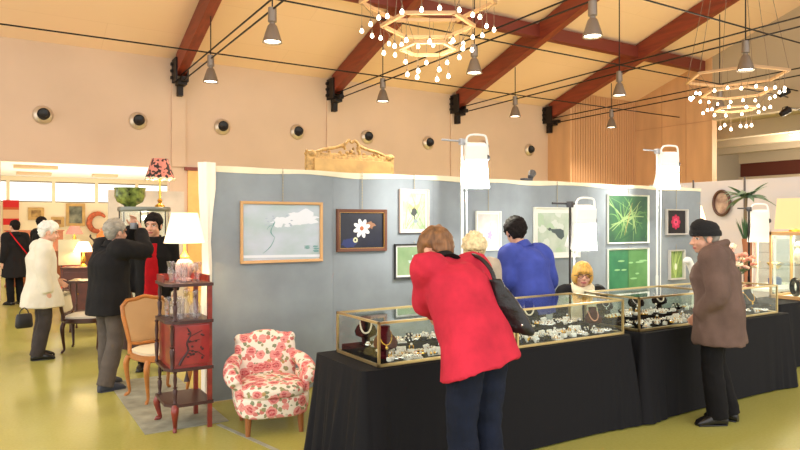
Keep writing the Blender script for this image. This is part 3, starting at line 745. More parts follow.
BUSTS = [(2.20, 3.97, -.5, 0, 0, 1.15, 'at the left end of leftmost case'), (2.20, 3.70, -.35, 1, 2, 1.05, 'just inside front left corner of leftmost case'),
         (3.33, 3.70, -.2, 0, 2, .95, 'at the left end of second case behind the bag'), (3.78, 4.02, -.7, 0, 0, 1.15, 'in the middle of second case, left of seated lady'), (4.24, 3.74, -.55, 2, 3, .95, 'at the right front of second case'),
         (4.72, 4.03, -.5, 0, 1, 1.0, 'at back left of third case'), (5.14, 4.02, -.6, 0, 1, 1.15, 'in the middle of third case'), (5.5, 4.03, -.5, 0, 0, 1.0, 'at the right of third case behind the brown sleeve'),
         (6.15, 4.0, -.5, 0, 0, 1.1, 'in the middle of rightmost case'), (6.52, 3.72, -.4, 0, 2, 1.1, 'at the right end of rightmost case')]
for x, y, rz, kind, n, s, w in BUSTS:
    cm = ('black velvet', 'wine red velvet', 'dark brown velvet')[kind]
    me = bm_w if kind == 1 else bm_b
    if kind == 2:
        me = bm_b.copy(); me.materials[0] = mat('brown_velvet', (60, 24, 20), .9, spec=.15)
    back = y > CY1 - .20; zb = ZB + (.0455 if back else 0); s = min(s, .98) if back else s
    o = bpy.data.objects.new('necklace_stand', me); COL.objects.link(o); o.location = (x, y, zb); o.rotation_euler = (0, 0, rz); o.scale = (s, s, s)
    tag(o, cm + ' necklace stand ' + w, 'jewellery stand', 'velvet necklace stands')
    q = bpy.data.objects.new('necklace', nk[n]); COL.objects.link(q); q.location = (x, y, zb); q.rotation_euler = (0, 0, rz); q.scale = (s, s, s)
    tag(q, nkn[n] + ' necklace on the stand ' + w, 'necklace', 'necklaces on stands')
# small jewels
def jewel(kind):
    bm = new()
    if kind == 'brooch':
        lathe(bm, [(.0, .006), (.019, .006), (.021, .009), (.013, .014), (.0, .016)], n=12, mi=0)
        for k in range(8): a = PI / 4 * k; ell(bm, (.017 * math.cos(a), .017 * math.sin(a), .012), .0055, seg=6, rg=5, mi=1)
        box(bm, (0, 0, .003), (.05, .05, .006), mi=2)
    elif kind == 'ring':
        R = Euler((PI / 2, 0, 0)).to_matrix(); tube(bm, [R @ Vector((.011 * math.cos(2*PI*k/14), .011 * math.sin(2*PI*k/14), 0)) + Vector((0, 0, .03)) for k in range(14)], .0025, 6, 0, cyclic=True)
        ell(bm, (0, 0, .044), (.007, .007, .006), seg=8, rg=6, mi=1); box(bm, (0, 0, .011), (.032, .028, .022), mi=2, bev=.006)
    elif kind == 'earrings':
        for s in (-1, 1):
            ell(bm, (s * .012, -.003, .027), .006, seg=8, rg=6, mi=1); tube(bm, [(s * .012, -.004, .027), (s * .012, -.013, .014)], .002, 5, 0); ell(bm, (s * .012, -.013, .012), (.006, .004, .008), seg=8, rg=6, mi=0)
        box(bm, (0, .0, .016), (.046, .006, .036), rot=Matrix.Rotation(-.5, 3, 'X'), mi=2)
    elif kind == 'bracelet':
        tube(bm, [(.032 * math.cos(2*PI*k/18), .026 * math.sin(2*PI*k/18), .009) for k in range(18)], .006, 7, 0, cyclic=True)
        for k in range(9): a = 2 * PI * k / 9; ell(bm, (.033 * math.cos(a), .027 * math.sin(a), .015), .006, seg=6, rg=5, mi=1)
    else:
        ell(bm, (0, 0, .012), (.014, .018, .011), seg=10, rg=8, mi=0); ell(bm, (0, 0, .022), (.008, .01, .006), seg=8, rg=6, mi=1)
        tube(bm, [(.01, .012, .006), (.03, .02, .004), (.035, .04, .004), (.015, .045, .004)], .002, 5, 0, smooth=3)
    return bm
M_GEMW = mat('white_stone', (244, 244, 240), .15); M_GEMB = mat('dark_stone', (36, 40, 60), .15); M_CARD = mat('white_card', (238, 236, 228), .7)
JK = [('brooch', 'brooch'), ('ring', 'ring'), ('earrings', 'earrings'), ('bracelet', 'bracelet'), ('pendant', 'pendant')]
variants = []
for k, nm in JK:
    for metal, gem, base, desc in ((M_SILVER, M_GEMW, M_CARD, 'silver %s with white stones'), (M_GOLDJ, M_GEMW, M_CARD, 'gold %s with white stones'), (M_SILVER, M_PEARL, M_VELV, 'silver %s with pearls')):
        variants.append((nm, desc % nm, mesh_of(nm, jewel(k), [metal, gem, base])))
rj = random.Random(12)
CN = ['leftmost', 'second', 'third', 'rightmost']
for ci, (a, b, w) in enumerate(CASES):
    used = [(x, y) for x, y, *_ in BUSTS]; n = 0; tries = 0
    want = 66 if ci < 3 else 44
    while n < want and tries < 9000:
        tries += 1
        x = rj.uniform(a + .12 if ci == 0 else a + .085, b - .085); y = rj.uniform(CY0 + .075, CY1 - .105)
        if any(math.hypot(x - u, y - v) < (.085 if k < len(BUSTS) else .062) for k, (u, v) in enumerate(used)): continue
        if abs(y - (CY1 - .29)) < .045: continue
        used.append((x, y)); zj = ZB + (.0455 if y > CY1 - .29 else 0); nm, desc, me = rj.choice(variants)
        o = bpy.data.objects.new(nm, me); COL.objects.link(o); o.location = (x, y, zj); o.rotation_euler = (0, 0, rj.uniform(-.6, .6)); s = rj.uniform(1.2, 1.6); o.scale = (s, s, s)
        tag(o, desc + ' lying in the %s glass case' % CN[ci], nm, '%ss in the %s case, %s' % (nm.rstrip('s'), CN[ci], desc.split(' with ')[1] + ' ' + desc.split()[0])); n += 1

# ------------------------------------------------------------------ people
M_SKIN = mat('skin', (222, 168, 140), .55, var=.04, vscale=12); M_EYEW = mat('eye_white', (228, 222, 214), .3); M_IRIS = mat('eye_iris', (50, 40, 36), .2); M_LIP = mat('lips', (190, 104, 98), .5); M_BROW = mat('brow', (110, 84, 66), .8)
def V(*a): return Vector(a)
def joints(H=1.7, **kw):
    s = H / 1.7
    J = dict(pelvis=V(0, 0, .93), chest=V(0, 0, 1.24), neck=V(0, .015, 1.43), head=V(0, -.015, 1.585))
    for sd, x in (('L', 1), ('R', -1)):
        J['sh' + sd] = V(x * .175, .01, 1.375); J['el' + sd] = V(x * .225, .04, 1.10); J['wr' + sd] = V(x * .23, -.03, .86)
        J['hip' + sd] = V(x * .085, 0, .90); J['kn' + sd] = V(x * .095, -.015, .49); J['an' + sd] = V(x * .10, .03, .085); J['toe' + sd] = V(x * .125, -.13, .03)
    J = {k: v * s for k, v in J.items()}
    J.update({k: Vector(v) for k, v in kw.items()})
    return J
def spine_rings(J, spec, base=None):
    """spec: (where, half width, half depth); where = fraction names along the spine"""
    P, C, Nk = J['pelvis'], J['chest'], J['neck']
    side0 = (J['hipL'] - J['hipR']).normalized(); side1 = (J['shL'] - J['shR']).normalized()
    out = []
    for w, hw, hd in spec:
        if isinstance(w, Vector): c = w; t = (P - w) if (P - w).length > .01 else C - P; f = 0
        elif w < 0: t = P - C; c = P + t.normalized() * (-w); t = -t; f = 0
        elif w <= 1: c = P.lerp(C, w); t = (C - P).lerp(Nk - P, w * .5); f = w
        else: c = C.lerp(Nk, w - 1); t = (Nk - C).lerp(Nk - P, .3); f = 1
        t = t.normalized(); s = side0.lerp(side1, f); s = (s - t * s.dot(t)).normalized()
        out.append((c, s * hw, t.cross(s) * hd))
    return out
def limb(bm, pts, rs, n=14): tube(bm, pts, rs, n, smooth=5)
def hand(bm, wr, d, nrm, s=1.0, curl=.5):
    d = d.normalized(); n = (nrm - d * nrm.dot(d)).normalized(); a = d.cross(n).normalized()
    M = Matrix((a, n, d)).transposed()
    ell(bm, wr + d * .045 * s, (.038 * s, .016 * s, .052 * s), M, 12, 8)
    for k, (o, l) in enumerate(((-.028, .066), (-.0095, .076), (.0095, .071), (.028, .055))):
        p0 = wr + d * .055 * s + a * o * s * .8; p1 = wr + d * .092 * s + a * o * s
        p2 = p1 + (d * math.cos(curl) + n * math.sin(curl)) * l * .5 * s; p3 = p2 + (d * math.cos(curl * 2) + n * math.sin(curl * 2)) * l * .5 * s
        tube(bm, [p0, p1, p2, p3], [.0095 * s, .0088 * s, .008 * s, .0065 * s], 8)
    p0 = wr + d * .02 * s - a * .02 * s; p1 = wr + d * .05 * s - a * .047 * s + n * .012 * s; p2 = p1 + (d * .7 - a * .25 + n * .5) * .035 * s; p3 = p2 + (d * .8 + n * .5) * .02 * s
    tube(bm, [p0, p1, p2, p3], [.013 * s, .011 * s, .009 * s, .007 * s], 8)
def person(label, loc, rotz, J, top, trousers, shoes, hair, face=(0, 0, 0), W=1.0, skin=None, group=None, palm=None, seed=1, hs=1.07):
    """face = yaw, pitch, roll of the head; front of the figure is -Y"""
    t = thing('person', label, 'person', loc, rotz, group)
    R = Euler((face[1], face[2], face[0])).to_matrix(); Hd = J['head']; hp = lambda x, y, z: Hd + R @ V(x * hs, y * hs, z * hs)
    E = lambda bm, c, r, seg=16: ell(bm, hp(*c), tuple(q * hs for q in r), R, seg, 12)
    bm = new()
    loft(bm, spine_rings(J, [(-.09, .12, .085), (0, .15, .105), (.45, .125, .095), (1, .15, .105), (1.6, .15, .085), (2, .062, .06)]), 20)
    tube(bm, [J['chest'].lerp(J['neck'], .6), J['neck'], hp(0, .02, -.06)], [.07, .058, .056], 14)
    for s in 'LR':
        limb(bm, [J['chest'].lerp(J['neck'], .55).lerp(J['sh' + s], .5), J['sh' + s], J['el' + s], J['wr' + s]], [.055, .055, .042, .028])
        limb(bm, [J['pelvis'].lerp(J['hip' + s], .6), J['hip' + s], J['kn' + s], J['an' + s]], [.08, .08, .052, .036])
        ft = J['toe' + s] - J['an' + s]; tube(bm, [J['an' + s] - ft * .25 + V(0, 0, -.03), J['an' + s], J['toe' + s] + V(0, 0, -.008)], [.022, .026, .014], 10)
        d = J['wr' + s] - J['el' + s]; inward = V(-1 if s == 'L' else 1, 0, 0)
        hand(bm, J['wr' + s], (palm or {}).get('d' + s, d), (palm or {}).get('n' + s, inward))
    E(bm, (0, .012, .03), (.074, .092, .088), 20); E(bm, (0, -.02, -.045), (.06, .068, .062)); E(bm, (0, -.062, -.09), (.026, .022, .02))
    for s in (-1, 1): E(bm, (s * .077, .012, -.012), (.012, .02, .032)); E(bm, (s * .036, -.062, -.035), (.024, .022, .022))
    tube(bm, [hp(0, -.082, .012), hp(0, -.094, -.012), hp(0, -.108, -.03), hp(0, -.086, -.042)], [.009, .011, .0135, .01], 8)
    for s in (-1, 1): ell(bm, hp(s * .01, -.096, -.034), .0095 * hs, None, 8, 6); tube(bm, [hp(s * .012, -.083, .024), hp(s * .033, -.085, .028), hp(s * .056, -.068, .02)], .0075 * hs, 6)
    E(bm, (0, -.084, -.062), (.026, .011, .006)); E(bm, (0, -.082, -.073), (.022, .011, .007))
    me = remesh('body', bm, [skin or M_SKIN, M_EYEW, M_IRIS, M_LIP, M_BROW], .0065, 3)
    Ri = R.transposed()
    for p in me.polygons:
        c = Ri @ (p.center - Hd) / hs
        if c.y > -.05 or abs(c.z) > .12: continue
        ax = abs(c.x)
        if ((ax - .032) / .0145) ** 2 + ((c.z - .004) / .008) ** 2 < 1: p.material_index = 2 if (ax - .032) ** 2 + (c.z - .004) ** 2 < .0068 ** 2 else 1
        elif (ax / .026) ** 2 + ((c.z + .067) / .0105) ** 2 < 1 and c.y < -.07: p.material_index = 3
        elif ((ax - .034) / .022) ** 2 + ((c.z - .026 + ax * .06) / .0055) ** 2 < 1: p.material_index = 4
    b = bpy.data.objects.new('body', me); COL.objects.link(b); b.parent = t
    # ---- trousers, shoes
    m, flare = trousers[:2]; W0 = W; W = trousers[2] if len(trousers) > 2 else W
    bm = new()
    loft(bm, spine_rings(J, [(-.10, .13 * W, .095 * W), (-.03, .158 * W, .12 * W), (.15, .15 * W, .112 * W), (.3, .14 * W, .105 * W)]), 20)
    for s in 'LR':
        limb(bm, [J['pelvis'].lerp(J['hip' + s], .7), J['hip' + s].lerp(J['kn' + s], .1), J['hip' + s].lerp(J['kn' + s], .5), J['kn' + s], J['kn' + s].lerp(J['an' + s], .5), J['an' + s] + (J['an' + s] - J['kn' + s]).normalized() * .035], [.085 * W, .095 * W, .084 * W, .070 * W + flare * .3, .066 * W + flare * .7, .058 * W + flare])
    remesh_obj('trousers', bm, m, .011, t, smooth=4, wrinkle=.006, wf=9, wz=1.6, seed=seed)
    for s in 'LR':
        bm = new(); A, T = J['an' + s], J['toe' + s]; f = (T - A); f.z = 0; f.normalize(); x = V(-f.y, f.x, 0); zb = min(A.z - .085, T.z - .03) + .0
        base = V(A.x, A.y, zb)
        rg = []
        for d, w, h in ((-.075, .02, .04), (-.07, .036, .065), (-.03, .041, .095), (.03, .040, .098), (.08, .044, .082), (.13, .047, .062), (.17, .038, .042), (.192, .012, .02)):
            rg.append((base + f * d + V(0, 0, h / 2 + .002), x * w, V(0, 0, h / 2)))
        loft(bm, rg, 16, 0, 2.8); box(bm, base + f * .06 + V(0, 0, .006), (.085, .24, .012), Matrix((x, f, V(0, 0, 1))).transposed(), bev=.004)
        obj('shoe', bm, shoes, t)
    top(t, J, W0, seed)
    hair(t, hp, R, seed, hs)
    return t
def coat(m, hem, pad=.03, tilt=0, arms=1.0, hem_w=.2, hem_d=.15, sleeve=.066, collar=True, wr=.010, cuff=0, hood=False, collar_m=None, open_front=None, split=None, name='jacket', sl_end=0.0, hang=0):
    def f(t, J, W, seed):
        bm = new()
        P = J['pelvis']; hc = V(P.x, P.y, hem) if not isinstance(hem, Vector) else hem
        spec = [(hc, hem_w * W, hem_d * W)]
        mid = hc.lerp(P, .55)
        spec += [(mid, (hem_w * .92 + .005) * W, (hem_d * .93) * W)]
        spec += [(0.1, (.155 + pad) * W, (.115 + pad) * W), (.5, (.142 + pad) * W, (.105 + pad) * W), (1, (.158 + pad) * W, (.112 + pad) * W), (1.5, (.165 + pad * .6) * W, (.098 + pad * .6) * W), (1.8, (.11 + pad * .3) * W, (.075 + pad * .3)), (2.02, .072, .07)]
        rr = spine_rings(J, spec); rr[0][1].z -= tilt; rr[1][1].z -= tilt * .5
        loft(bm, rr, 24, 0, 2.4)
        for s in 'LR':
            sh, e, w = J['sh' + s], J['el' + s], J['wr' + s]; k = sleeve / .066 * W * arms
            end = w + (w - e).normalized() * sl_end
            limb(bm, [J['chest'].lerp(J['neck'], .7).lerp(sh, .45), sh, sh.lerp(e, .5), e, e.lerp(w, .5), end], [.075 * k, .086 * k, .073 * k, .068 * k, .060 * k, .052 * k])
        me = remesh_obj(name, bm, m, .012, t, smooth=5, wrinkle=wr * 1.2, wf=8, wz=.38, seed=seed)
        Nk = J['neck']; up = (J['head'] - Nk).normalized(); a, b = frame_of(up)
        if collar:
            bm = new(); rings = []
            for h, r in ((-.03, .105), (-.005, .09), (.035, .082), (.045, .076), (.03, .07), (-.02, .07)):
                rings.append([bm.verts.new(Nk + up * h + (a * math.cos(2*PI*k/24) + b * math.sin(2*PI*k/24)) * r * 1.0) for k in range(24)])
            ring_faces(bm, rings + [rings[0]], cap0=False, cap1=False); obj('collar', bm, collar_m or m, t, smooth=60)
        if hood:
            bm = new(); fr = V(0, 1, 0)
            ell(bm, Nk + V(0, .09, .0), (.14, .065, .10), Matrix.Rotation(.35, 3, 'X')); tube(bm, [Nk + V(.115, -.05, 0), Nk + V(.125, .04, .06), Nk + V(0, .12, .09), Nk + V(-.125, .04, .06), Nk + V(-.115, -.05, 0)], .034, 10, smooth=5)
            remesh_obj('hood', bm, m, .011, t, smooth=5, wrinkle=.006, wf=9, seed=seed + 4)
    return f
def hairdo(m, face_z=.055, long=0, fringe=False, puff=1.0, curly=.004, freq=30, hat=None, back=1.0, low=-.05):
    front = .035 if fringe else face_z
    def lerp(x, pts):
        for (x0, y0), (x1, y1) in zip(pts, pts[1:]):
            if x <= x1: return y0 + (y1 - y0) * (x - x0) / (x1 - x0)
        return pts[-1][1]
    def line(az):
        if long: return lerp(az, [(0, front), (.75, front - .01), (.95, -.07 - long), (3.2, -.07 - long)])
        return lerp(az, [(0, front + .008), (.7, front), (1.05, .02), (1.25, -.022), (1.42, -.018), (1.55, .022), (1.85, .012), (2.1, -.05), (2.5, low - .03), (3.2, low - .03)])
    def f(t, hp, R, seed, hs):
        bm = new(); vs = ell(bm, (0, 0, 0), 1.0, None, 64, 48)
        for v in vs:
            d = v.co.normalized(); az = abs(math.atan2(d.x, -d.y)); hl = line(az)
            k = 1.0
            q = V(d.x * .086 * puff, d.y * .107 * puff * (back if d.y > 0 else 1), d.z * .103 * puff)
            if d.z < -.1:       # below the crown's widest ring the hair hangs instead of closing in
                h = math.hypot(d.x, d.y); e = min(1, (-d.z - .1) * 1.6); full = min(1, h / .9) ** .35
                tz = -.0103 * puff - (-d.z - .1) * (.10 + (long * 2.2 if long else 0))
                w = (1.04 if long else .95 - .12 * e) * full
                q = V(d.x / max(h, .05) * .086 * puff * w, d.y / max(h, .05) * .107 * puff * w, tz)
            q += V(0, .016, .03)
            n = noise.noise(V(q.x * freq, q.y * freq, q.z * freq * (.3 if curly < .006 else 1)) + V(seed, 0, 0)); q += d * n * curly * 1.6
            wob = .006 * noise.noise(V(q.x * 90, q.y * 90, seed))
            if q.z < hl + wob: k = .80 if q.z < hl - .012 else .93
            v.co = hp(q.x * k, (q.y - .016) * k + .016, q.z if k == 1 else max(q.z, hl - .03) if q.z > -.12 else hl - .02)
        obj('hair', bm, m, t, smooth=80)
        if hat:
            bm = new(); rings = []
            for z, r in ((.02, .098), (.015, .106), (.04, .110), (.06, .106), (.062, .100), (.09, .099), (.12, .082), (.14, .05), (.147, .015)):
                rings.append([bm.verts.new(hp(r * .92 * math.cos(2*PI*k/28), .012 + r * 1.08 * math.sin(2*PI*k/28), z + .012 * math.sin(2*PI*k/28) * (-1))) for k in range(28)])
            ring_faces(bm, rings); obj('hat', bm, hat, t, smooth=60)
    return f
def face_to(fx, fy): return math.atan2(fx, -fy)
M_SHOE = mat('black_leather', (24, 22, 22), .25); M_SHOE2 = mat('grey_shoe', (58, 62, 74), .6)
M_HBROWN = mat('hair_auburn', (120, 82, 48), .55, var=.25, vscale=40, stretch=(1, 1, .15)); M_HDARK = mat('hair_dark', (30, 25, 24), .8, spec=.15, var=.2, vscale=30); M_HGREY = mat('hair_grey', (150, 144, 132), .6, var=.15, vscale=30)
M_HWHITE = mat('hair_white', (226, 222, 212), .65, var=.06, vscale=30); M_HBLOND = mat('hair_blonde', (214, 164, 78), .5, var=.2, vscale=50, stretch=(1, 1, .1)); M_HPALE = mat('hair_pale_blonde', (226, 204, 158), .6, var=.12, vscale=40)
cl = lambda n, c, v=.08: mat(n, c, .85, bump=.2, bscale=160, var=v, vscale=7, spec=.2)
M_RED = cl('red_knit', (192, 44, 64)); M_JEANS = cl('dark_jeans', (22, 28, 44), .2); M_BLUE = cl('blue_fleece', (68, 82, 166)); M_BROWNC = cl('brown_coat', (104, 84, 76)); M_BLACKT = cl('black_trousers', (20, 19, 21))
M_WHITEC = cl('cream_coat', (226, 218, 200), .03); M_GREYT = cl('grey_trousers', (92, 84, 78)); M_DKT = cl('charcoal_trousers', (66, 60, 58)); M_BLACKC = cl('black_coat', (30, 29, 30)); M_CREAMSC = cl('cream_scarf', (236, 226, 190), .04)
M_REDSH = cl('red_shirt', (196, 26, 36))

# woman in red, leaning over the left cases (figure front is -Y, so turned to face +Y)
J = joints(1.72, pelvis=(0, .12, .98), chest=(-.03, -.06, 1.25), neck=(-.045, -.22, 1.405), head=(-.065, -.315, 1.475),
    shL=(.14, -.15, 1.40), shR=(-.235, -.15, 1.38), elL=(.07, -.27, 1.17), elR=(-.34, -.12, 1.14), wrL=(-.13, -.36, 1.09), wrR=(-.22, -.43, 1.09),
    hipL=(.09, .12, .94), hipR=(-.09, .12, .94), knL=(.10, .10, .51), knR=(-.10, .09, .51), anL=(.10, .16, .085), anR=(-.10, .15, .085), toeL=(.12, .0, .03), toeR=(-.12, -.01, .03))
rw = person('woman in red jacket and dark jeans leaning over the glass cases, back to camera', (2.29, 2.98, 0), PI + .08, J,
    coat(M_RED, V(.02, .16, .84), pad=.05, tilt=.075, hem_w=.235, hem_d=.17, sleeve=.075, wr=.012, collar_m=M_BLACKC), (M_JEANS, .012, 1.2), M_SHOE,
    hairdo(M_HBROWN, .05, puff=1.06, curly=.006, low=-.07), face=(0, .75, 0), W=1.04, seed=2, hs=1.16, palm=dict(nL=V(0, 0, -1), nR=V(0, 0, -1), dL=V(-.9, -.4, -.3), dR=V(0, -1, -.55)))
# black shoulder bag
t = thing('shoulder_bag', 'black leather shoulder bag hanging from the shoulder of the woman in red', 'bag', (2.29, 2.98, 0), PI + .08)
bm = new()
loft(bm, [(V(-.23, .195, 1.03), V(-.045, .085, -.02), V(.026, .014, 0)), (V(-.225, .195, 1.06), V(-.052, .098, -.02), V(.034, .018, 0)), (V(-.195, .165, 1.18), V(-.042, .08, -.015), V(.03, .016, 0)), (V(-.168, .125, 1.28), V(-.024, .045, 0), V(.02, .011, 0)), (V(-.155, .10, 1.33), V(-.018, .034, 0), V(.016, .008, 0))], 20, 0, 3)
o = remesh_obj('bag_body', bm, mat('bag_leather', (22, 21, 23), .4, bump=.2, bscale=80), .01, t, smooth=2, wrinkle=.008, wf=12)
bm = new(); tube(bm, [(-.158, .11, 1.29), (-.165, .06, 1.38), (-.18, -.05, 1.445), (-.195, -.17, 1.455), (-.205, -.25, 1.40)], .013, 8, smooth=5); obj('strap', bm, mat('bag_leather', (22, 21, 23)), t)
bm = new()
for q in ((-.25, .20, 1.14), (-.21, .26, 1.08)): ell(bm, q, .008, seg=8, rg=6)
obj('metal_stud', bm, M_SILVER, t)

# man in blue behind the cases
J = joints(1.72, pelvis=(0, .06, .95), chest=(0, -.02, 1.25), neck=(0, -.10, 1.42), head=(.03, -.17, 1.555), shL=(.19, -.05, 1.345), shR=(-.19, -.05, 1.335), elL=(.25, -.02, 1.10), elR=(-.275, -.02, 1.08), wrL=(.2, -.25, 1.06), wrR=(-.22, -.24, 1.0))
person('man in blue fleece jacket behind the cases, bending with back to camera', (4.34, 4.62, 0), face_to(.08, 1), J,
    coat(M_BLUE, .80, pad=.045, hem_w=.205, hem_d=.165, sleeve=.08, wr=.012), (M_DKT, .01), M_SHOE, hairdo(M_HDARK, .06, puff=1.2, curly=.009, freq=60, low=-.1), face=(-.35, .3, 0), W=1.1, seed=5)
# seated blonde lady
SJ = dict(pelvis=(0, .05, .54), chest=(0, .02, .82), neck=(0, .015, .985), head=(0, -.03, 1.11), shL=(.165, .02, .93), shR=(-.165, .02, .93), elL=(.22, .02, .67), elR=(-.22, .02, .67), wrL=(.10, -.2, .62), wrR=(-.10, -.2, .62),
    hipL=(.09, .03, .50), hipR=(-.09, .03, .50), knL=(.10, -.30, .50), knR=(-.10, -.30, .50), anL=(.10, -.22, .085), anR=(-.10, -.22, .085), toeL=(.11, -.37, .03), toeR=(-.11, -.37, .03))
ly, lx = 4.66, 5.11
lady_rot = face_to(-.62, -.78)
person('seated blonde lady with glasses and cream scarf behind the cases, facing camera', (lx, ly, 0), lady_rot, joints(1.66, **SJ),
    coat(M_BLACKC, .45, pad=.03, hem_w=.19, hem_d=.16, sleeve=.07), (M_DKT, .01), M_SHOE, hairdo(M_HBLOND, .05, long=.004, fringe=True, puff=1.13, curly=.004), face=(.05, -.1, .08), seed=6, hs=1.05)
lady = bpy.context.scene.objects[-1]
lady = [o for o in bpy.data.objects if o.name.startswith('person') and 'blonde lady' in o.get('label', '')][0]
bm = new(); hz = SJ['head'][2]
for s in (-1, 1): tube(bm, [(s * .034 + .027 * math.cos(a), -.128 - .001 * abs(math.cos(a)), hz + .005 + .019 * math.sin(a)) for a in [2*PI*k/16 for k in range(16)]], .0035, 6, cyclic=True); tube(bm, [(s * .06, -.126, hz + .01), (s * .088, -.09, hz + .01), (s * .088, .0, hz + .005)], .0035, 6)
tube(bm, [(-.008, -.13, hz + .008), (.008, -.13, hz + .008)], .003, 6); obj('glasses', bm, mat('glasses_frame', (60, 34, 34), .3), lady)
bm = new()
tube(bm, [(.085 * math.cos(a), .015 + .08 * math.sin(a), 0.975 + .02 * math.sin(a)) for a in [2*PI*k/20 for k in range(20)]], .055, 10, cyclic=True)
for s in (-1, 1): loft(bm, [(V(s * .055, -.09, .99), V(.045, 0, 0), V(0, .025, 0)), (V(s * .07, -.135, .88), V(.055, 0, 0), V(0, .022, 0)), (V(s * .075, -.155, .75), V(.06, 0, 0), V(0, .018, 0)), (V(s * .075, -.16, .63), V(.06, 0, 0), V(0, .015, 0))], 16)
remesh_obj('scarf', bm, M_CREAMSC, .01, lady, smooth=3, wrinkle=.008, wf=12, wz=.4)
t = thing('stool', 'dark stool under the seated blonde lady', 'stool', (lx, ly + .0, 0), lady_rot)
bm = new(); lathe(bm, [(.0, .34), (.16, .34), (.17, .36), (.165, .385), (.0, .39)], c=(0, .06, 0)); obj('seat', bm, M_STEEL, t)
for k in range(4):
    a = PI / 4 + PI / 2 * k; bm = new(); cyl(bm, (.12 * math.cos(a), .06 + .12 * math.sin(a), .34), (.17 * math.cos(a), .06 + .17 * math.sin(a), 0), .014); obj('leg', bm, M_STEEL, t)
# pale blonde woman hidden behind the woman in red
J = joints(1.56, head=(0, -.08, 1.41), neck=(0, -.02, 1.29))
person('pale blonde curly haired person almost hidden behind the woman in red', (3.66, 4.6, 0), face_to(-.6, -.8), J, coat(cl('beige_top', (190, 176, 156)), .78), (M_DKT, .01), M_SHOE, hairdo(M_HPALE, .05, long=.0, fringe=True, puff=1.2, curly=.012, freq=50), seed=9, face=(0, .25, 0))
# man in brown coat and black hat
J = joints(1.68, pelvis=(0, .03, .93), chest=(0, .0, 1.22), neck=(0, -.04, 1.40), head=(0, -.085, 1.525), elL=(.245, .05, 1.08), elR=(-.235, .03, 1.08), wrL=(.165, -.10, .90), wrR=(-.2, -.14, .88), anL=(.1, .03, .085), toeL=(.2, -.1, .03), anR=(-.09, .09, .085), toeR=(-.1, -.08, .03))
person('man in brown hooded coat and black knit hat standing at the right cases', (5.10, 3.2, 0), face_to(-.42, .9), J,
    coat(M_BROWNC, .66, pad=.065, hem_w=.225, hem_d=.19, sleeve=.082, wr=.013, hood=True), (M_BLACKT, .02), M_SHOE, hairdo(M_HGREY, .05, puff=1.0, low=-.045, hat=mat('black_knit', (22, 22, 24), .9, bump=.6, bscale=120)), face=(.45, .12, 0), W=1.1, seed=11, palm=dict(dL=V(-.7, .25, -.6)))
# woman in cream coat
J = joints(1.66, neck=(0, -.03, 1.40), head=(0, -.075, 1.535), chest=(0, .01, 1.22), elL=(.22, -.02, 1.08), elR=(-.22, .03, 1.08), wrL=(.2, -.2, .93), wrR=(-.215, -.02, .82), toeL=(.12, -.13, .03), anR=(-.1, .07, .085), toeR=(-.12, -.09, .03))
person('white haired woman in long cream coat standing in profile at left', (.5, 9.03, 0), face_to(1, .12), J,
    coat(M_WHITEC, .63, pad=.055, hem_w=.235, hem_d=.24, sleeve=.078, wr=.008), (M_DKT, .022), M_SHOE, hairdo(M_HWHITE, .06, puff=1.05, curly=.008, freq=40, low=-.06), face=(0, .22, 0), seed=13)
t = thing('handbag', 'small black handbag held low behind the woman in cream coat', 'bag', (.30, 8.80, .42), .3); t.scale = (.75, .75, .75)
bm = new(); loft(bm, [(V(0, 0, 0), V(.11, 0, 0), V(0, .05, 0)), (V(0, 0, .03), V(.125, 0, 0), V(0, .06, 0)), (V(0, 0, .18), V(.115, 0, 0), V(0, .045, 0)), (V(0, 0, .22), V(.10, 0, 0), V(0, .02, 0))], 20, 0, 3.5); obj('bag_body', bm, mat('bag_leather', (22, 21, 23)), t)
bm = new(); tube(bm, [(-.07, 0, .2), (-.05, 0, .27), (0, 0, .31), (.05, 0, .27), (.07, 0, .2)], .009, 8, smooth=4); obj('handle', bm, mat('bag_leather', (22, 21, 23)), t)
# man in black coat raising his arm
J = joints(1.70, neck=(0, -.03, 1.42), head=(0, -.07, 1.555), shL=(.19, -.03, 1.40), elL=(.20, -.27, 1.40), wrL=(.10, -.30, 1.60), shR=(-.19, -.02, 1.39), elR=(-.24, -.14, 1.16), wrR=(-.12, -.30, 1.32), toeL=(.14, -.13, .03), anR=(-.11, .09, .085), toeR=(-.13, -.07, .03), anL=(.10, -.03, .085))
J['elR'] = V(-.24, -.24, 1.37); J['wrR'] = V(-.07, -.30, 1.56)
bc = person('man in black coat and grey trousers raising both hands to his face', (.98, 7.06, 0), face_to(.95, .32), J,
    coat(M_BLACKC, .74, pad=.06, hem_w=.225, hem_d=.20, sleeve=.082, wr=.012), (M_GREYT, .02), M_SHOE2, hairdo(M_HGREY, .055, puff=1.04, curly=.006, low=-.06), face=(.15, -.02, 0), seed=15, W=1.04, palm=dict(dL=V(-.3, .05, 1), dR=V(.3, .05, 1), nL=V(-.5, .6, 0), nR=V(.5, .6, 0)))
t = thing('camera', 'small grey camera held up to the face of the man in black coat', 'camera', (.98, 7.06, 0), face_to(.95, .32))
bm = new(); box(bm, (0, -.255, 1.62), (.10, .03, .065), bev=.006); obj('camera_body', bm, mat('camera_grey', (120, 124, 130), .35, metal=.4), t)
bm = new(); cyl(bm, (0, -.268, 1.615), (0, -.30, 1.615), .024); obj('lens', bm, M_STEEL, t)
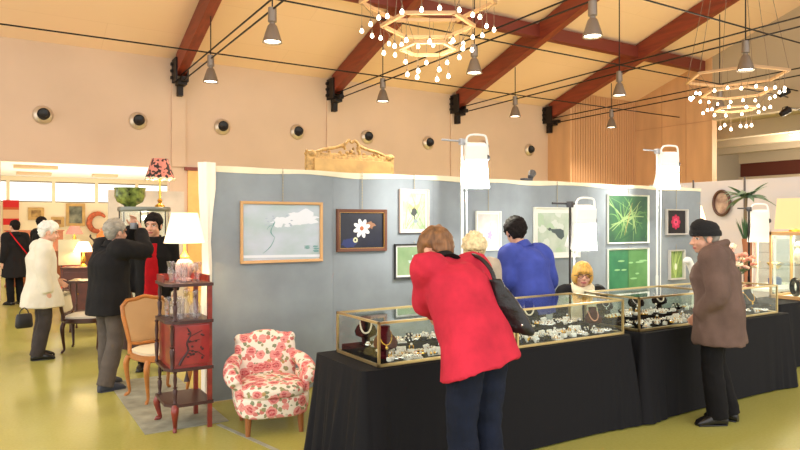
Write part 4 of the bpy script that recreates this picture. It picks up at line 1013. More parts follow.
# person in black jacket over red shirt behind the what-not
J = joints(1.74)
rp = person('dark haired person in black jacket over red shirt behind the lamp stand', (1.53, 7.7, 0), face_to(-.35, -1), J, coat(M_BLACKC, .76, pad=.045, hem_w=.20, hem_d=.155), (M_BLACKT, .015), M_SHOE, hairdo(M_HDARK, .06, puff=1.06, curly=.006), face=(-.25, .1, 0), seed=17)
bm = new(); loft(bm, [(V(-.0, -.135, .80), V(.085, 0, 0), V(0, .055, 0)), (V(0, -.125, 1.0), V(.08, 0, 0), V(0, .05, 0)), (V(0, -.125, 1.25), V(.075, 0, 0), V(0, .045, 0)), (V(0, -.07, 1.42), V(.05, 0, 0), V(0, .04, 0))], 16); remesh_obj('shirt', bm, M_REDSH, .01, rp, smooth=3, wrinkle=.004, wf=10)
# two visitors by the opening
person('visitor in long black coat with red strap seen from behind at far left', (.36, 15.2, 0), face_to(-.5, .9), joints(1.68), coat(M_BLACKC, .55, pad=.05, hem_w=.24, hem_d=.2, sleeve=.08), (M_BLACKT, .01), M_SHOE, hairdo(M_HDARK, .05), seed=21)
strap_owner = [o for o in bpy.data.objects if 'red strap' in o.get('label', '')][0]
bm = new(); tube(bm, [(.15, .09, 1.45), (.05, .185, 1.25), (-.1, .20, 1.05), (-.22, .14, .9), (-.24, 0, .86), (-.1, -.2, 1.05), (.08, -.18, 1.3), (.15, .0, 1.47)], .012, 8, smooth=4, cyclic=False); obj('red_strap', bm, M_REDSH, strap_owner)
person('dark haired visitor in black jacket further back beside the woman in cream coat', (.86, 15.75, 0), face_to(.9, .5), joints(1.76), coat(M_BLACKC, .70, pad=.05, hem_w=.22, hem_d=.18, sleeve=.08), (M_BLACKT, .01), M_SHOE, hairdo(M_HDARK, .05), seed=23)

# ------------------------------------------------------------------ floral armchair
def floral(nt, b):
    tc = N(nt, 'ShaderNodeTexCoord')
    def vor(scale, off):
        mp = N(nt, 'ShaderNodeMapping'); mp.inputs['Location'].default_value = off
        v = N(nt, 'ShaderNodeTexVoronoi'); v.inputs['Scale'].default_value = scale; nt.links.new(tc.outputs['Object'], mp.inputs[0])
        nz = N(nt, 'ShaderNodeTexNoise'); nz.inputs['Scale'].default_value = 30; nt.links.new(tc.outputs['Object'], nz.inputs[0])
        ad = N(nt, 'ShaderNodeMixRGB', blend_type='ADD'); ad.inputs[0].default_value = .03
        nt.links.new(mp.outputs[0], ad.inputs[1]); nt.links.new(nz.outputs['Color'], ad.inputs[2]); nt.links.new(ad.outputs[0], v.inputs['Vector'])
        return v
    def ramp(src, stops):
        r = N(nt, 'ShaderNodeValToRGB'); r.color_ramp.interpolation = 'CONSTANT'; e = r.color_ramp.elements
        e[0].position = 0; e[0].color = stops[0][1]; e[1].position = stops[1][0]; e[1].color = stops[1][1]
        for p, c in stops[2:]: q = e.new(p); q.color = c
        nt.links.new(src, r.inputs[0]); return r.outputs[0]
    W1, W0 = (1, 1, 1, 1), (0, 0, 0, 1)
    v2 = vor(21, (3, 1, 2)); v1 = vor(10, (0, 0, 0))
    leaf = ramp(v2.outputs['Distance'], [(0, W1), (.44, W0)])
    leafc = ramp(v2.outputs['Color'], [(0, lin((150, 146, 104))), (.35, lin((206, 120, 110))), (.6, lin((128, 136, 104))), (.8, lin((186, 150, 96)))])
    c = mixc(nt, leaf, lin((236, 224, 208)), leafc)
    pet = N(nt, 'ShaderNodeTexWave'); pet.wave_type = 'RINGS'; pet.inputs['Scale'].default_value = 14; pet.inputs['Distortion'].default_value = 6; nt.links.new(tc.outputs['Object'], pet.inputs[0])
    fl = ramp(v1.outputs['Distance'], [(0, lin((150, 40, 44))), (.12, lin((214, 106, 106))), (.2, lin((186, 58, 66))), (.33, lin((222, 136, 130)))])
    fl2 = mixc(nt, math_n(nt, 'MULTIPLY', pet.outputs['Fac'], .45), fl, lin((236, 180, 170)))
    m = ramp(v1.outputs['Distance'], [(0, W1), (.5, W0)])
    c = mixc(nt, m, c, fl2)
    nt.links.new(c, b.inputs['Base Color'])
M_FLORAL = node_mat('floral_upholstery', floral, .9)
M_OAKLEG = mat('chair_leg_wood', (150, 92, 48), .4)
ac = thing('armchair', 'floral red and cream upholstered low armchair against the grey partition', 'armchair', (1.915, 5.06, 0), face_to(-.22, -1)); ac.scale = (.9, .9, .88)
bm = new()
loft(bm, [(V(0, .28, .36), V(.27, 0, 0), V(0, .07, 0)), (V(0, .30, .55), V(.29, 0, 0), V(0, .07, 0)), (V(0, .335, .70), V(.285, 0, 0), V(0, .07, 0)), (V(0, .355, .775), V(.26, 0, 0), V(0, .06, 0)), (V(0, .365, .80), V(.2, 0, 0), V(0, .04, 0))], 28, 0, 3.2)
ell(bm, (0, .36, .79), (.15, .055, .045)); ell(bm, (-.24, .34, .755), (.05, .06, .05)); ell(bm, (.24, .34, .755), (.05, .06, .05))
remesh_obj('backrest', bm, M_FLORAL, .012, ac, smooth=4)
for s in (-1, 1):
    bm = new(); tube(bm, [(s * .26, .30, .58), (s * .32, .16, .555), (s * .345, 0, .51), (s * .335, -.12, .475), (s * .31, -.17, .43)], [.06, .07, .075, .072, .05], 14, smooth=5)
    loft(bm, [(V(s * .28, .02, .2), V(.04, 0, 0), V(0, .24, 0)), (V(s * .30, .04, .46), V(.045, 0, 0), V(0, .22, 0))], 16, 0, 3)
    remesh_obj('arm', bm, M_FLORAL, .012, ac, smooth=4)
bm = new(); loft(bm, [(V(0, -.01, .155), V(.29, 0, 0), V(0, .30, 0)), (V(0, -.015, .17), V(.31, 0, 0), V(0, .32, 0)), (V(0, -.015, .32), V(.31, 0, 0), V(0, .32, 0)), (V(0, -.01, .335), V(.29, 0, 0), V(0, .30, 0))], 32, 0, 3.5); remesh_obj('seat_base', bm, M_FLORAL, .012, ac, smooth=3)
bm = new(); loft(bm, [(V(0, -.05, .325), V(.25, 0, 0), V(0, .27, 0)), (V(0, -.055, .345), V(.285, 0, 0), V(0, .30, 0)), (V(0, -.055, .40), V(.29, 0, 0), V(0, .305, 0)), (V(0, -.04, .44), V(.24, 0, 0), V(0, .26, 0)), (V(0, -.03, .452), V(.12, 0, 0), V(0, .12, 0))], 32, 0, 3); remesh_obj('seat_cushion', bm, M_FLORAL, .012, ac, smooth=3)
for sx in (-1, 1):
    for sy, yy in ((-1, -.25), (1, .24)):
        bm = new(); tube(bm, [(sx * .225, yy, .17), (sx * .23, yy * 1.05, 0)], [.032, .02], 10); obj('leg', bm, M_OAKLEG, ac)

# ------------------------------------------------------------------ carved chairs
def cabriole(bm, x, y, h, ox, oy, r=.022):
    tube(bm, [(x, y, h), (x + ox * .022, y + oy * .022, h * .8), (x + ox * .008, y + oy * .008, h * .4), (x - ox * .004, y - oy * .004, h * .12), (x + ox * .02, y + oy * .02, .02), (x + ox * .03, y + oy * .03, .0)], [r * 1.2, r * 1.25, r * .8, r * .6, r * .75, r * .6], 10, smooth=5)
def carved_chair(label, loc, rot, wood, pad, seatm, H=.93, W=.225, sw=.235):
    t = thing('carved_chair', label, 'chair', loc, rot)
    lean = lambda z: .20 + (z - .44) * .18
    prof = [(-W * .8, .50), (-W * .86, .6), (-W * .98, .75), (-W * 1.0, H - .08), (-W * .78, H - .03), (-W * .45, H - .025), (0, H), (W * .45, H - .025), (W * .78, H - .03), (W, H - .08), (W * .98, .75), (W * .86, .6), (W * .8, .50), (W * .4, .485), (0, .49), (-W * .4, .485)]
    bm = new(); P = [Vector((x, lean(z), z)) for x, z in prof]; tube(bm, P, .021, 10, cyclic=True)
    for s in (-1, 1): tube(bm, [(s * W * .8, lean(.5), .5), (s * W * .82, .2, .40)], .02, 8)
    obj('back_frame', bm, wood, t, smooth=60)
    bm = new(); n = len(prof); c = Vector((0, lean(.7), .71)); ringsv = []
    for d, k in ((.016, .95), (.022, .6), (.022, .0001)): pass
    f = [bm.verts.new((x * .93, lean(z) - .014, .71 + (z - .71) * .93)) for x, z in prof]; f2 = [bm.verts.new((x * .8, lean(z) - .03, .71 + (z - .71) * .8)) for x, z in prof]
    g = [bm.verts.new((x * .93, lean(z) + .014, .71 + (z - .71) * .93)) for x, z in prof]; ring_faces(bm, [g, f, f2]); obj('back_pad', bm, pad, t, smooth=50)
    bm = new(); loft(bm, [(V(0, -.02, .37), V(sw * .95, 0, 0), V(0, .235, 0)), (V(0, -.02, .38), V(sw, 0, 0), V(0, .245, 0)), (V(0, -.02, .425), V(sw, 0, 0), V(0, .245, 0)), (V(0, -.02, .43), V(sw * .95, 0, 0), V(0, .235, 0))], 28, 0, 3); obj('seat_frame', bm, wood, t)
    bm = new(); loft(bm, [(V(0, -.02, .43), V(sw * .92, 0, 0), V(0, .225, 0)), (V(0, -.02, .455), V(sw * .93, 0, 0), V(0, .23, 0)), (V(0, -.02, .475), V(sw * .75, 0, 0), V(0, .18, 0)), (V(0, -.02, .482), V(sw * .3, 0, 0), V(0, .1, 0))], 28, 0, 3); obj('seat_cushion', bm, seatm, t)
    for sx in (-1, 1):
        for yy, oy in ((-.21, -1), (.19, .6)):
            bm = new(); cabriole(bm, sx * (sw - .04), yy, .385, sx, oy); obj('leg', bm, wood, t)
    return t
M_CHWOOD = mat('honey_wood', (176, 112, 52), .4, var=.1, vscale=10); M_TAN = mat('tan_canework', (186, 148, 104), .8, bump=.5, bscale=220); M_SEATC = mat('seat_cream', (214, 200, 172), .85)
carved_chair('carved honey wood chair with tan padded back beside the red cabinet', (1.33, 6.5, 0), face_to(.25, -1), M_CHWOOD, M_TAN, M_SEATC)
M_DKWOOD = mat('dark_walnut', (70, 38, 24), .35, var=.15, vscale=8)
carved_chair('small dark carved chair with white seat behind the man in black coat', (1.0, 9.35, 0), 1.2, M_DKWOOD, M_SEATC, mat('seat_white', (228, 220, 206), .85), H=.78)

# ------------------------------------------------------------------ red lacquer what-not with glassware
M_MAHO = mat('mahogany', (128, 44, 34), .35, var=.18, vscale=14, coat=.3); M_DKEDGE = mat('dark_edge', (64, 34, 30), .4)
M_LACQ = mat('red_lacquer', (138, 34, 32), .3, var=.14, vscale=8, coat=.4)
ex0, ex1, ey0, ey1 = 1.16, 1.50, 5.28, 5.72
et = thing('what_not_stand', 'red mahogany tiered cabinet stand with turned columns, left of the armchair', 'stand', ((ex0 + ex1) / 2, (ey0 + ey1) / 2, 0))
EW, ED = (ex1 - ex0) / 2, (ey1 - ey0) / 2
def shelf(z, th=.024):
    bm = new(); pts = [(-EW - .01, ED), (-EW - .015, -ED + .08), (-EW + .03, -ED + .01), (-EW + .08, -ED - .015), (EW + .01, -ED - .015), (EW + .01, ED)]
    prism(bm, [(x, y, z - th) for x, y in pts], (0, 0, th), 0)
    for f in bm.faces:
        if abs(f.normal.z) < .5: f.material_index = 1
    bm.faces.ensure_lookup_table(); obj('shelf', bm, [M_MAHO, M_DKEDGE], et, smooth=0)
for z in (1.17, .875, .50, .22): shelf(z)
bm = new(); span(bm, (-EW + .02, -ED + .005, .50), (EW - .005, ED - .01, .851)); obj('cabinet_body', bm, M_LACQ, et, smooth=0)
bm = new(); span(bm, (-EW + .045, -ED - .005, .525), (EW - .02, -ED + .004, .835), bev=.004)
d_o = obj('door', bm, M_LACQ, et, smooth=0)
bm = new(); y = -ED - .0075
tube(bm, [(-.09, y, .53), (-.06, y, .58), (-.02, y, .64), (-.03, y, .70), (.0, y, .77), (-.03, y, .82)], [.012, .01, .009, .007, .006, .003], 6, smooth=4)
for k in range(16):
    x0, z0 = rs.uniform(-.03, .1), rs.uniform(.56, .80); ell(bm, (x0, y, z0), (rs.uniform(.006, .014), .0015, rs.uniform(.006, .012)), seg=8, rg=5); 
for a, b in (((-.02, .64), (.06, .62)), ((-.02, .70), (.07, .72)), ((.0, .75), (.09, .79)), ((.06, .62), (.11, .58))): tube(bm, [(a[0], y, a[1]), (b[0], y, b[1])], .003, 5)
obj('inlay_branch', bm, mat('inlay_dark', (58, 24, 26), .4), d_o)
bm = new(); span(bm, (-EW + .02, ED - .02, 1.17), (EW, ED - .008, 1.225)); span(bm, (EW - .012, -ED + .06, 1.17), (EW, ED - .01, 1.225)); span(bm, (-EW, -.02, 1.17), (-EW + .012, ED - .01, 1.225)); obj('gallery', bm, M_MAHO, et, smooth=0)
def turned(z0, z1): 
    h = z1 - z0; return [(.010, z0), (.017, z0 + .02 * h), (.011, z0 + .08 * h), (.016, z0 + .25 * h), (.019, z0 + .42 * h), (.010, z0 + .47 * h), (.020, z0 + .5 * h), (.010, z0 + .53 * h), (.016, z0 + .75 * h), (.011, z0 + .92 * h), (.017, z0 + .97 * h), (.010, z1)]
for x, y in ((-EW + .02, ED - .03), (-EW + .055, -ED + .02)):
    for z0, z1 in ((.22, .476), (.50, .851), (.875, 1.146)):
        bm = new(); lathe(bm, turned(z0, z1), c=(x - (.03 if .4 < z0 < .6 else 0), y - (.03 if .4 < z0 < .6 else 0), 0), n=14); obj('turned_column', bm, M_DKEDGE, et)
for x, y in ((EW - .015, -ED + .015), (EW - .02, ED - .02)):
    bm = new(); span(bm, (x - .017, y - .017, .0), (x + .017, y + .017, 1.15)); obj('square_post', bm, M_MAHO, et, smooth=0)
for x, y, ox, oy in ((-EW + .055, -ED + .02, -.3, -1), (-EW + .02, ED - .03, -1, .3)):
    bm = new(); cabriole(bm, x, y, .2, ox, oy, .024); obj('foot', bm, M_MAHO, et)
bm = new(); cyl(bm, (.0, -.1, .476), (.0, -.1, .44), .004); lathe(bm, [(.0, .36), (.025, .365), (.012, .41), (.004, .45)], c=(0, -.1, 0), n=12); obj('hanging_finial', bm, M_DKEDGE, et)
# glassware on it
M_CRYS = glass('crystal', (246, 244, 244), 1.9, .05)
def glassware(kind):
    if kind == 'decanter': p = [(.0, .0), (.04, .0), (.045, .02), (.042, .09), (.018, .13), (.014, .17), (.022, .175), (.012, .18), (.02, .2), (.018, .225), (.0, .235)]
    elif kind == 'wine_glass': p = [(.0, .0), (.03, .0), (.028, .005), (.005, .012), (.004, .07), (.02, .085), (.032, .115), (.029, .155), (.027, .155), (.029, .115), (.018, .09), (.0, .078)]
    elif kind == 'tumbler': p = [(.0, .0), (.028, .0), (.034, .1), (.031, .1), (.026, .012), (.0, .012)]
    else: p = [(.0, .0), (.025, .0), (.02, .01), (.03, .06), (.022, .11), (.034, .16), (.031, .16), (.019, .11), (.026, .06), (.0, .02)]
    bm = new(); lathe(bm, p, n=18); return mesh_of(kind, bm, M_CRYS)
GK = {k: glassware(k) for k in ('decanter', 'wine_glass', 'tumbler', 'crystal_vase')}
rg = random.Random(5)
def spread(n, zz, where, keep=()):
    used = list(keep); c = 0; tr = 0
    while c < n and tr < 3000:
        tr += 1; k = rg.choice(list(GK)); x, y = rg.uniform(ex0 + .065, ex1 - .07), rg.uniform(ey0 + .06, ey1 - .085)
        if any(math.hypot(x - u, y - v) < q for u, v, q in used): continue
        used.append((x, y, .08)); o = bpy.data.objects.new(k, GK[k]); COL.objects.link(o); o.location = (x, y, zz)
        tag(o, 'clear crystal %s standing on the %s of the red tiered cabinet' % (k.replace('_', ' ').replace('crystal ', ''), where), k.replace('_', ' '), 'crystal %ss on the %s' % (k.replace('_', ' '), where)); c += 1
LPOS = (1.345, 5.53)
spread(13, 1.171, 'top', [(LPOS[0], LPOS[1], .13)]); spread(16, .876, 'second shelf')
# table lamp with porcelain base and lit cream shade
tl = thing('table_lamp', 'lit table lamp with cream shade and pink porcelain base on red cabinet', 'lamp', (LPOS[0], LPOS[1], 1.171))
bm = new(); lathe(bm, [(.0, .0), (.055, .0), (.06, .015), (.04, .03), (.05, .05), (.075, .09), (.078, .13), (.055, .17), (.03, .19)], n=24); obj('porcelain_base', bm, mat('pink_porcelain', (226, 176, 164), .25, var=.2, vscale=25), tl)
bm = new(); lathe(bm, [(.03, .19), (.045, .2), (.03, .215), (.02, .235), (.012, .26), (.01, .34), (.0, .34)], n=18); obj('gilt_cap', bm, M_GOLDJ, tl)
M_SHADE = mat('lit_shade', (252, 236, 206), .8, emit=.75, emit_rgb=(255, 226, 176))
def shade_mesh(r0, r1, z0, z1, wob=0):
    bm = new(); pr = [(r0, z0), (r1, z1), (r1 - .004, z1), (r0 - .004, z0)]; rings = []
    for r, z in pr: rings.append([bm.verts.new((r * math.cos(2*PI*k/40), r * math.sin(2*PI*k/40), z + (wob * abs(math.sin(k * PI / 4)) if z == z0 else 0))) for k in range(40)])
    ring_faces(bm, rings + [rings[0]], cap0=False, cap1=False); return bm
obj('lamp_shade', shade_mesh(.165, .105, .315, .565), M_SHADE, tl)
light('shade_light', 'POINT', (0, 0, .42), 9, (1, .8, .5), .05, parent=tl)

# ------------------------------------------------------------------ round glass vitrine with bowl and lamp behind the man in black coat
M_GREYP = fabric('pale_grey_panel', (206, 192, 176))
bm = new(); span(bm, (1.42, 10.3, 0), (2.5, 10.36, 2.13)); tag(obj('screen_panel', bm, M_GREYP, smooth=0), 'pale grey screen panel standing behind the round glass vitrine', 'screen')
vt = thing('round_vitrine', 'tall round glass vitrine with shelves behind the man in black coat', 'cabinet', (1.72, 9.25, 0)); VR = .33
bm = new(); lathe(bm, [(.0, .0), (VR, .0), (VR, .3), (VR - .02, .32), (.0, .32)], n=32); obj('base', bm, M_DKWOOD, vt)
bm = new(); lathe(bm, [(.0, 1.80), (VR, 1.80), (VR + .01, 1.83), (VR, 1.86), (.0, 1.86)], n=32); obj('top', bm, mat('vitrine_top', (120, 122, 112), .3, metal=.5), vt)
bm = new(); rings = [[bm.verts.new((r * math.cos(2*PI*k/32), r * math.sin(2*PI*k/32), z)) for k in range(32)] for r, z in ((VR - .01, .32), (VR - .01, 1.80), (VR - .014, 1.80), (VR - .014, .32))]
ring_faces(bm, rings + [rings[0]], cap0=False, cap1=False); obj('glass_cylinder', bm, M_PANE2, vt)
for z in (.8, 1.3):
    bm = new(); lathe(bm, [(.0, z), (VR - .02, z), (VR - .02, z + .008), (.0, z + .008)], n=32); obj('glass_shelf', bm, M_PANE2, vt)
for k in range(6):
    a = 2 * PI * k / 6 + .2; bm = new(); cyl(bm, (VR * math.cos(a), VR * math.sin(a), .32), (VR * math.cos(a), VR * math.sin(a), 1.8), .008); obj('upright', bm, M_STEEL, vt)
light('vitrine_light', 'POINT', (0, 0, 1.72), 10, (1, .9, .75), .04, parent=vt)
def vase(name, label, cat, loc, prof, m, group=None):
    bm = new(); lathe(bm, prof, n=22); o = obj(name, bm, m, loc=loc); return tag(o, label, cat, group)
PV = [(.0, 0), (.05, 0), (.075, .08), (.06, .16), (.03, .22), (.045, .26), (.04, .26), (.025, .22), (.05, .16), (.0, .03)]
vase('vase', 'dark green vase on the upper shelf of the round vitrine', 'vase', (1.80, 9.15, 1.309), PV, mat('dark_green_glaze', (54, 72, 54), .25))
vase('vase', 'bright white vase on the upper shelf of the round vitrine', 'vase', (1.62, 9.15, 1.309), PV, mat('white_glaze', (240, 232, 216), .25))
vase('vase', 'amber vase on the middle shelf of the round vitrine', 'vase', (1.74, 9.13, .809), PV, mat('amber_glaze', (190, 130, 60), .25))
bm = new(); lathe(bm, [(.0, 0), (.07, 0), (.08, .02), (.16, .06), (.195, .14), (.19, .22), (.205, .25), (.19, .25), (.175, .21), (.17, .14), (.1, .06), (.0, .05)], n=28)
tag(obj('planter_bowl', bm, mat('green_majolica', (92, 104, 50), .15, var=.6, vscale=14, coat=.6), loc=(1.53, 9.2, 1.861)), 'glossy green majolica bowl on top of the round vitrine', 'bowl')
fl = thing('table_lamp', 'lamp with dark floral pleated shade and gilt base on round vitrine', 'lamp', (1.92, 9.25, 1.861))
bm = new(); lathe(bm, [(.0, 0), (.07, 0), (.065, .02), (.02, .06), (.035, .09), (.015, .12), (.02, .2), (.012, .25), (.012, .42), (.0, .42)], n=18); obj('gilt_base', bm, M_GOLDJ, fl)
M_FSHADE = node_mat('floral_shade', lambda nt, b: (lambda tc, v, r: (nt.links.new(tc.outputs['Object'], v.inputs[0]), setattr(v.inputs['Scale'], 'default_value', 30), setattr(r.color_ramp, 'interpolation', 'CONSTANT'), setattr(r.color_ramp.elements[0], 'color', lin((52, 42, 40))), setattr(r.color_ramp.elements[1], 'position', .45), setattr(r.color_ramp.elements[1], 'color', lin((206, 128, 112))), nt.links.new(v.outputs['Color'], r.inputs[0]), nt.links.new(r.outputs[0], b.inputs['Base Color'])))(N(nt, 'ShaderNodeTexCoord'), N(nt, 'ShaderNodeTexVoronoi'), N(nt, 'ShaderNodeValToRGB')), .9)
obj('lamp_shade', shade_mesh(.19, .105, .38, .66, .02), M_FSHADE, fl)
bm = new(); tube(bm, [(.19 * math.cos(2*PI*k/40), .19 * math.sin(2*PI*k/40), .375 + .02 * abs(math.sin(k * PI / 4))) for k in range(40)], .012, 6, cyclic=True); obj('pale_fringe', bm, M_CREAM, fl)
light('shade_light', 'POINT', (0, 0, .48), 8, (1, .8, .5), .04, parent=fl)

# ------------------------------------------------------------------ antiques in and before the next room
def small_lamp(loc, label, shade, h=.42, lit=True):
    t = thing('table_lamp', label, 'lamp', loc)
    bm = new(); lathe(bm, [(.0, 0), (.06, 0), (.055, .02), (.02, .05), (.045, .12), (.02, .2), (.008, .24), (.008, h * .7), (.0, h * .7)], n=16); obj('base', bm, M_GOLDJ, t)
    obj('lamp_shade', shade_mesh(.16, .08, h * .6, h), shade, t)
    if lit: light('shade_light', 'POINT', (0, 0, h * .72), 6, (1, .75, .45), .04, parent=t)
    return t
M_PSHADE = mat('pink_shade', (224, 140, 122), .8, emit=.25); M_CAB = mat('cabinet_walnut', (84, 40, 26), .4, var=.2, vscale=5); M_ORW = mat('cherry_wood', (150, 84, 44), .4, var=.15, vscale=5)
def cabinet(name, label, cat, loc, w, d, h, m, rows, cols, rot=0, door=False, legs=.0):
    t = thing(name, label, cat, loc, rot)
    bm = new(); span(bm, (-w/2, -d/2, legs), (w/2, d/2, h - .03)); obj('carcass', bm, m, t, smooth=0)
    bm = new(); span(bm, (-w/2 - .03, -d/2 - .03, h - .03), (w/2 + .03, d/2 + .01, h), bev=.008); obj('top', bm, m, t, smooth=0)
    bm = new(); span(bm, (-w/2 - .02, -d/2 - .02, legs), (w/2 + .02, d/2, legs + .06), bev=.008); obj('plinth', bm, m, t, smooth=0)
    for r in range(rows):
        for c in range(cols):
            x0, x1 = -w/2 + .03 + (w - .04) * c / cols, -w/2 + .01 + (w - .04) * (c + 1) / cols; z0, z1 = legs + .09 + (h - legs - .15) * r / rows, legs + .07 + (h - legs - .15) * (r + 1) / rows
            bm = new(); span(bm, (x0, -d/2 - .012, z0), (x1, -d/2 - .0005, z1), bev=.004); q = obj('door' if door else 'drawer', bm, m, t, smooth=0)
            bm = new(); ell(bm, ((x0 + x1) / 2, -d/2 - .02, (z0 + z1) / 2), .014, seg=8, rg=6); obj('knob', bm, M_GOLDJ, q)
    if legs:
        for sx in (-1, 1):
            for sy in (-1, 1): bm = new(); tube(bm, [(sx * (w/2 - .04), sy * (d/2 - .04), legs + .01), (sx * (w/2 - .04), sy * (d/2 - .04), 0)], [.025, .015], 8); obj('leg', bm, m, t)
    return t
cabinet('pedestal_cabinet', 'dark mahogany pedestal cabinet with lit lamp right of the woman in cream coat', 'cabinet', (1.26, 12.3, 0), .48, .42, .9, M_CAB, 1, 1, -.3, True)
small_lamp((1.3, 12.3, .901), 'small lamp with glowing cream shade on dark pedestal cabinet', mat('glow_shade', (255, 240, 200), .8, emit=1.6), .42)
bm = new(); box(bm, (0, 0, .22), (.34, .03, .44), Matrix.Rotation(-.12, 3, 'X'), bev=.006); tag(obj('print_frame', bm, mat('pale_print', (206, 196, 160), .6), loc=(1.10, 12.47, .92)), 'pale framed print leaning behind the lamp on dark pedestal cabinet', 'picture')
t = thing('side_table', 'dark two tier side table behind the man in black coat', 'table', (1.33, 11.0, 0), -.3)
for z in (.25, .74):
    bm = new(); span(bm, (-.35, -.25, z), (.35, .25, z + .035), bev=.006); obj('tier', bm, M_DKWOOD, t, smooth=0)
for sx in (-1, 1):
    for sy in (-1, 1): bm = new(); lathe(bm, turned(0, .74), c=(sx * .31, sy * .21, 0), n=10); obj('leg', bm, M_DKWOOD, t)
cabinet('sideboard', 'long cherry wood chest of drawers before the opening, behind cream coat woman', 'sideboard', (1.95, 14.3, 0), 1.5, .5, 1.18, M_ORW, 3, 3, -.1)
bm = new(); ell(bm, (0, 0, .16), (.28, .13, .14)); ell(bm, (.26, 0, .27), (.09, .08, .1)); ell(bm, (.36, 0, .25), (.07, .045, .04)); tube(bm, [(-.26, 0, .2), (-.36, 0, .3), (-.34, 0, .38)], .03, 8, smooth=4)
for x in (-.18, .18):
    for y in (-.08, .08): cyl(bm, (x, y, .12), (x, y, 0), .04)
remesh_obj_ = remesh('animal_sculpture', bm, mat('bronze_dark', (44, 36, 30), .35, metal=.4), .014, 4); o = bpy.data.objects.new('animal_sculpture', remesh_obj_); COL.objects.link(o); o.location = (1.85, 14.3, 1.181); o.scale = (.6, .6, .6); tag(o, 'dark bronze animal sculpture on the cherry wood chest', 'sculpture')
small_lamp((1.36, 14.4, 1.181), 'lamp with salmon pink shade at the left end of cherry chest', M_PSHADE, .4)
small_lamp((2.45, 14.2, 1.181), 'lamp with salmon pink shade at the right end of cherry chest', M_PSHADE, .4)
cabinet('writing_desk', 'reddish writing desk on tall legs in front of the cherry chest', 'desk', (2.15, 13.0, 0), 1.1, .5, .95, M_ORW, 1, 2, -.1, False, .62)
small_lamp((2.3, 13.0, .951), 'lamp with pink shade on the reddish writing desk', mat('rose_shade', (206, 118, 104), .8, emit=.2), .42)
cabinet('tall_cabinet', 'tall brown cabinet standing behind the two dark visitors at left', 'cabinet', (.9, 19.5, 0), 1.3, .5, 1.45, M_ORW, 2, 2, 0, True)
cabinet('low_chest', 'low orange brown chest in the far room beneath paintings', 'chest', (2.9, 20.5, 0), 1.4, .5, 1.0, M_ORW, 2, 2, 0)
vase('urn', 'round orange copper urn on the low chest in the far room', 'urn', (2.7, 20.5, 1.001), [(.0, 0), (.1, 0), (.2, .15), (.2, .28), (.1, .4), (.13, .45), (.11, .45), (.08, .4), (.0, .1)], mat('copper_glow', (206, 120, 58), .3, metal=.3))
t = carved_chair('red upholstered carved chair between cream coat woman and dark pedestal', (1.12, 13.4, 0), -.6, M_CAB, mat('red_velvet', (176, 66, 46), .8), mat('red_velvet', (176, 66, 46)), H=1.0)
# paintings and hangings on the far wall
def wall_pic(label, px0, px1, y0, y1, fm, colours, sc):
    a = on_y(px0, y0, 23.99); b = on_y(px1, y1, 23.99); t = thing('framed_painting', label, 'picture', ((a.x + b.x) / 2, 23.99, (a.z + b.z) / 2)); w, h = (b.x - a.x) / 2, (a.z - b.z) / 2
    bm = new(); fw = .09
    for c, s in (((0, -.03, h - fw / 2), (2 * w, .06, fw)), ((0, -.03, -h + fw / 2), (2 * w, .06, fw)), ((w - fw / 2, -.03, 0), (fw, .06, 2 * h - 2 * fw)), ((-w + fw / 2, -.03, 0), (fw, .06, 2 * h - 2 * fw))): box(bm, c, s)
    obj('frame', bm, fm, t, smooth=0)
    bm = new(); span(bm, (-w + fw, -.02, -h + fw), (w - fw, -.005, h - fw)); obj('canvas', bm, noisy('canvas_' + str(px0), *colours[:2], sc, colours[2] if len(colours) > 2 else None, .6), t, smooth=0)
wall_pic('wide gilt framed painting on the far wall above the dark visitor', 28, 44, 207.5, 220, M_GILT2, [(120, 84, 40), (200, 160, 90), (236, 214, 160)], 6)
wall_pic('small dark gilt framed painting on the far wall beside the white haired woman', 51, 64, 217, 227, M_GILT2, [(96, 64, 40), (170, 120, 70)], 6)
wall_pic('tall framed tree landscape painting on the far wall', 66, 85, 203.5, 226, M_GILT2, [(40, 46, 40), (150, 150, 128), (214, 204, 176)], 3)
t = thing('wall_hanging', 'red and tan striped textile hanging on the far wall at left', 'textile', (0, 23.95, 0))
a = on_y(3, 200, 23.95); b = on_y(19, 240, 23.95); hh = (a.z - b.z)
bm = new()
for k, (z0, z1, mi) in enumerate(((0, .18, 0), (.18, .24, 1), (.24, .46, 2), (.46, .62, 0), (.62, 1, 2))): span(bm, (a.x, -.02, a.z - hh * z1), (b.x, .02, a.z - hh * z0), mi=mi)
obj('cloth', bm, [mat('hanging_red', (206, 40, 40), .9), mat('hanging_orange', (196, 90, 50), .9), mat('hanging_tan', (224, 176, 136), .9)], t, smooth=0)
p = on_y(98, 222.5, 23.9); bm = new(); tube(bm, [(p.x + .27 * math.cos(a), 23.9, p.z + .30 * math.sin(a)) for a in [math.radians(35 + 290 * k / 20) for k in range(21)]], [.03 + .06 * math.sin(PI * k / 20) ** .5 for k in range(21)], 10)
tag(obj('ring_wreath', bm, mat('russet', (190, 96, 62), .7, var=.2, vscale=12)), 'open russet ring shaped ornament on the far wall', 'ornament')
for px, py, w, lab in ((36, 166.5, 1.0, 'larger ceiling heater panel in the far room, left'), (34, 173, .9, 'smaller ceiling panel in the far room, behind the larger one'), (105, 175, .7, 'ceiling panel in the far room at the right, above round red ornament')):
    q = on_z(px, py, 3.1); bm = new(); span(bm, (-w / 2, -.18, -.08), (w / 2, .18, 0), bev=.01); tag(obj('ceiling_unit', bm, mat('unit_beige', (206, 176, 140), .6), loc=(q.x, min(q.y, 23.2), 3.118)), lab, 'ceiling unit', 'ceiling units in the far room')

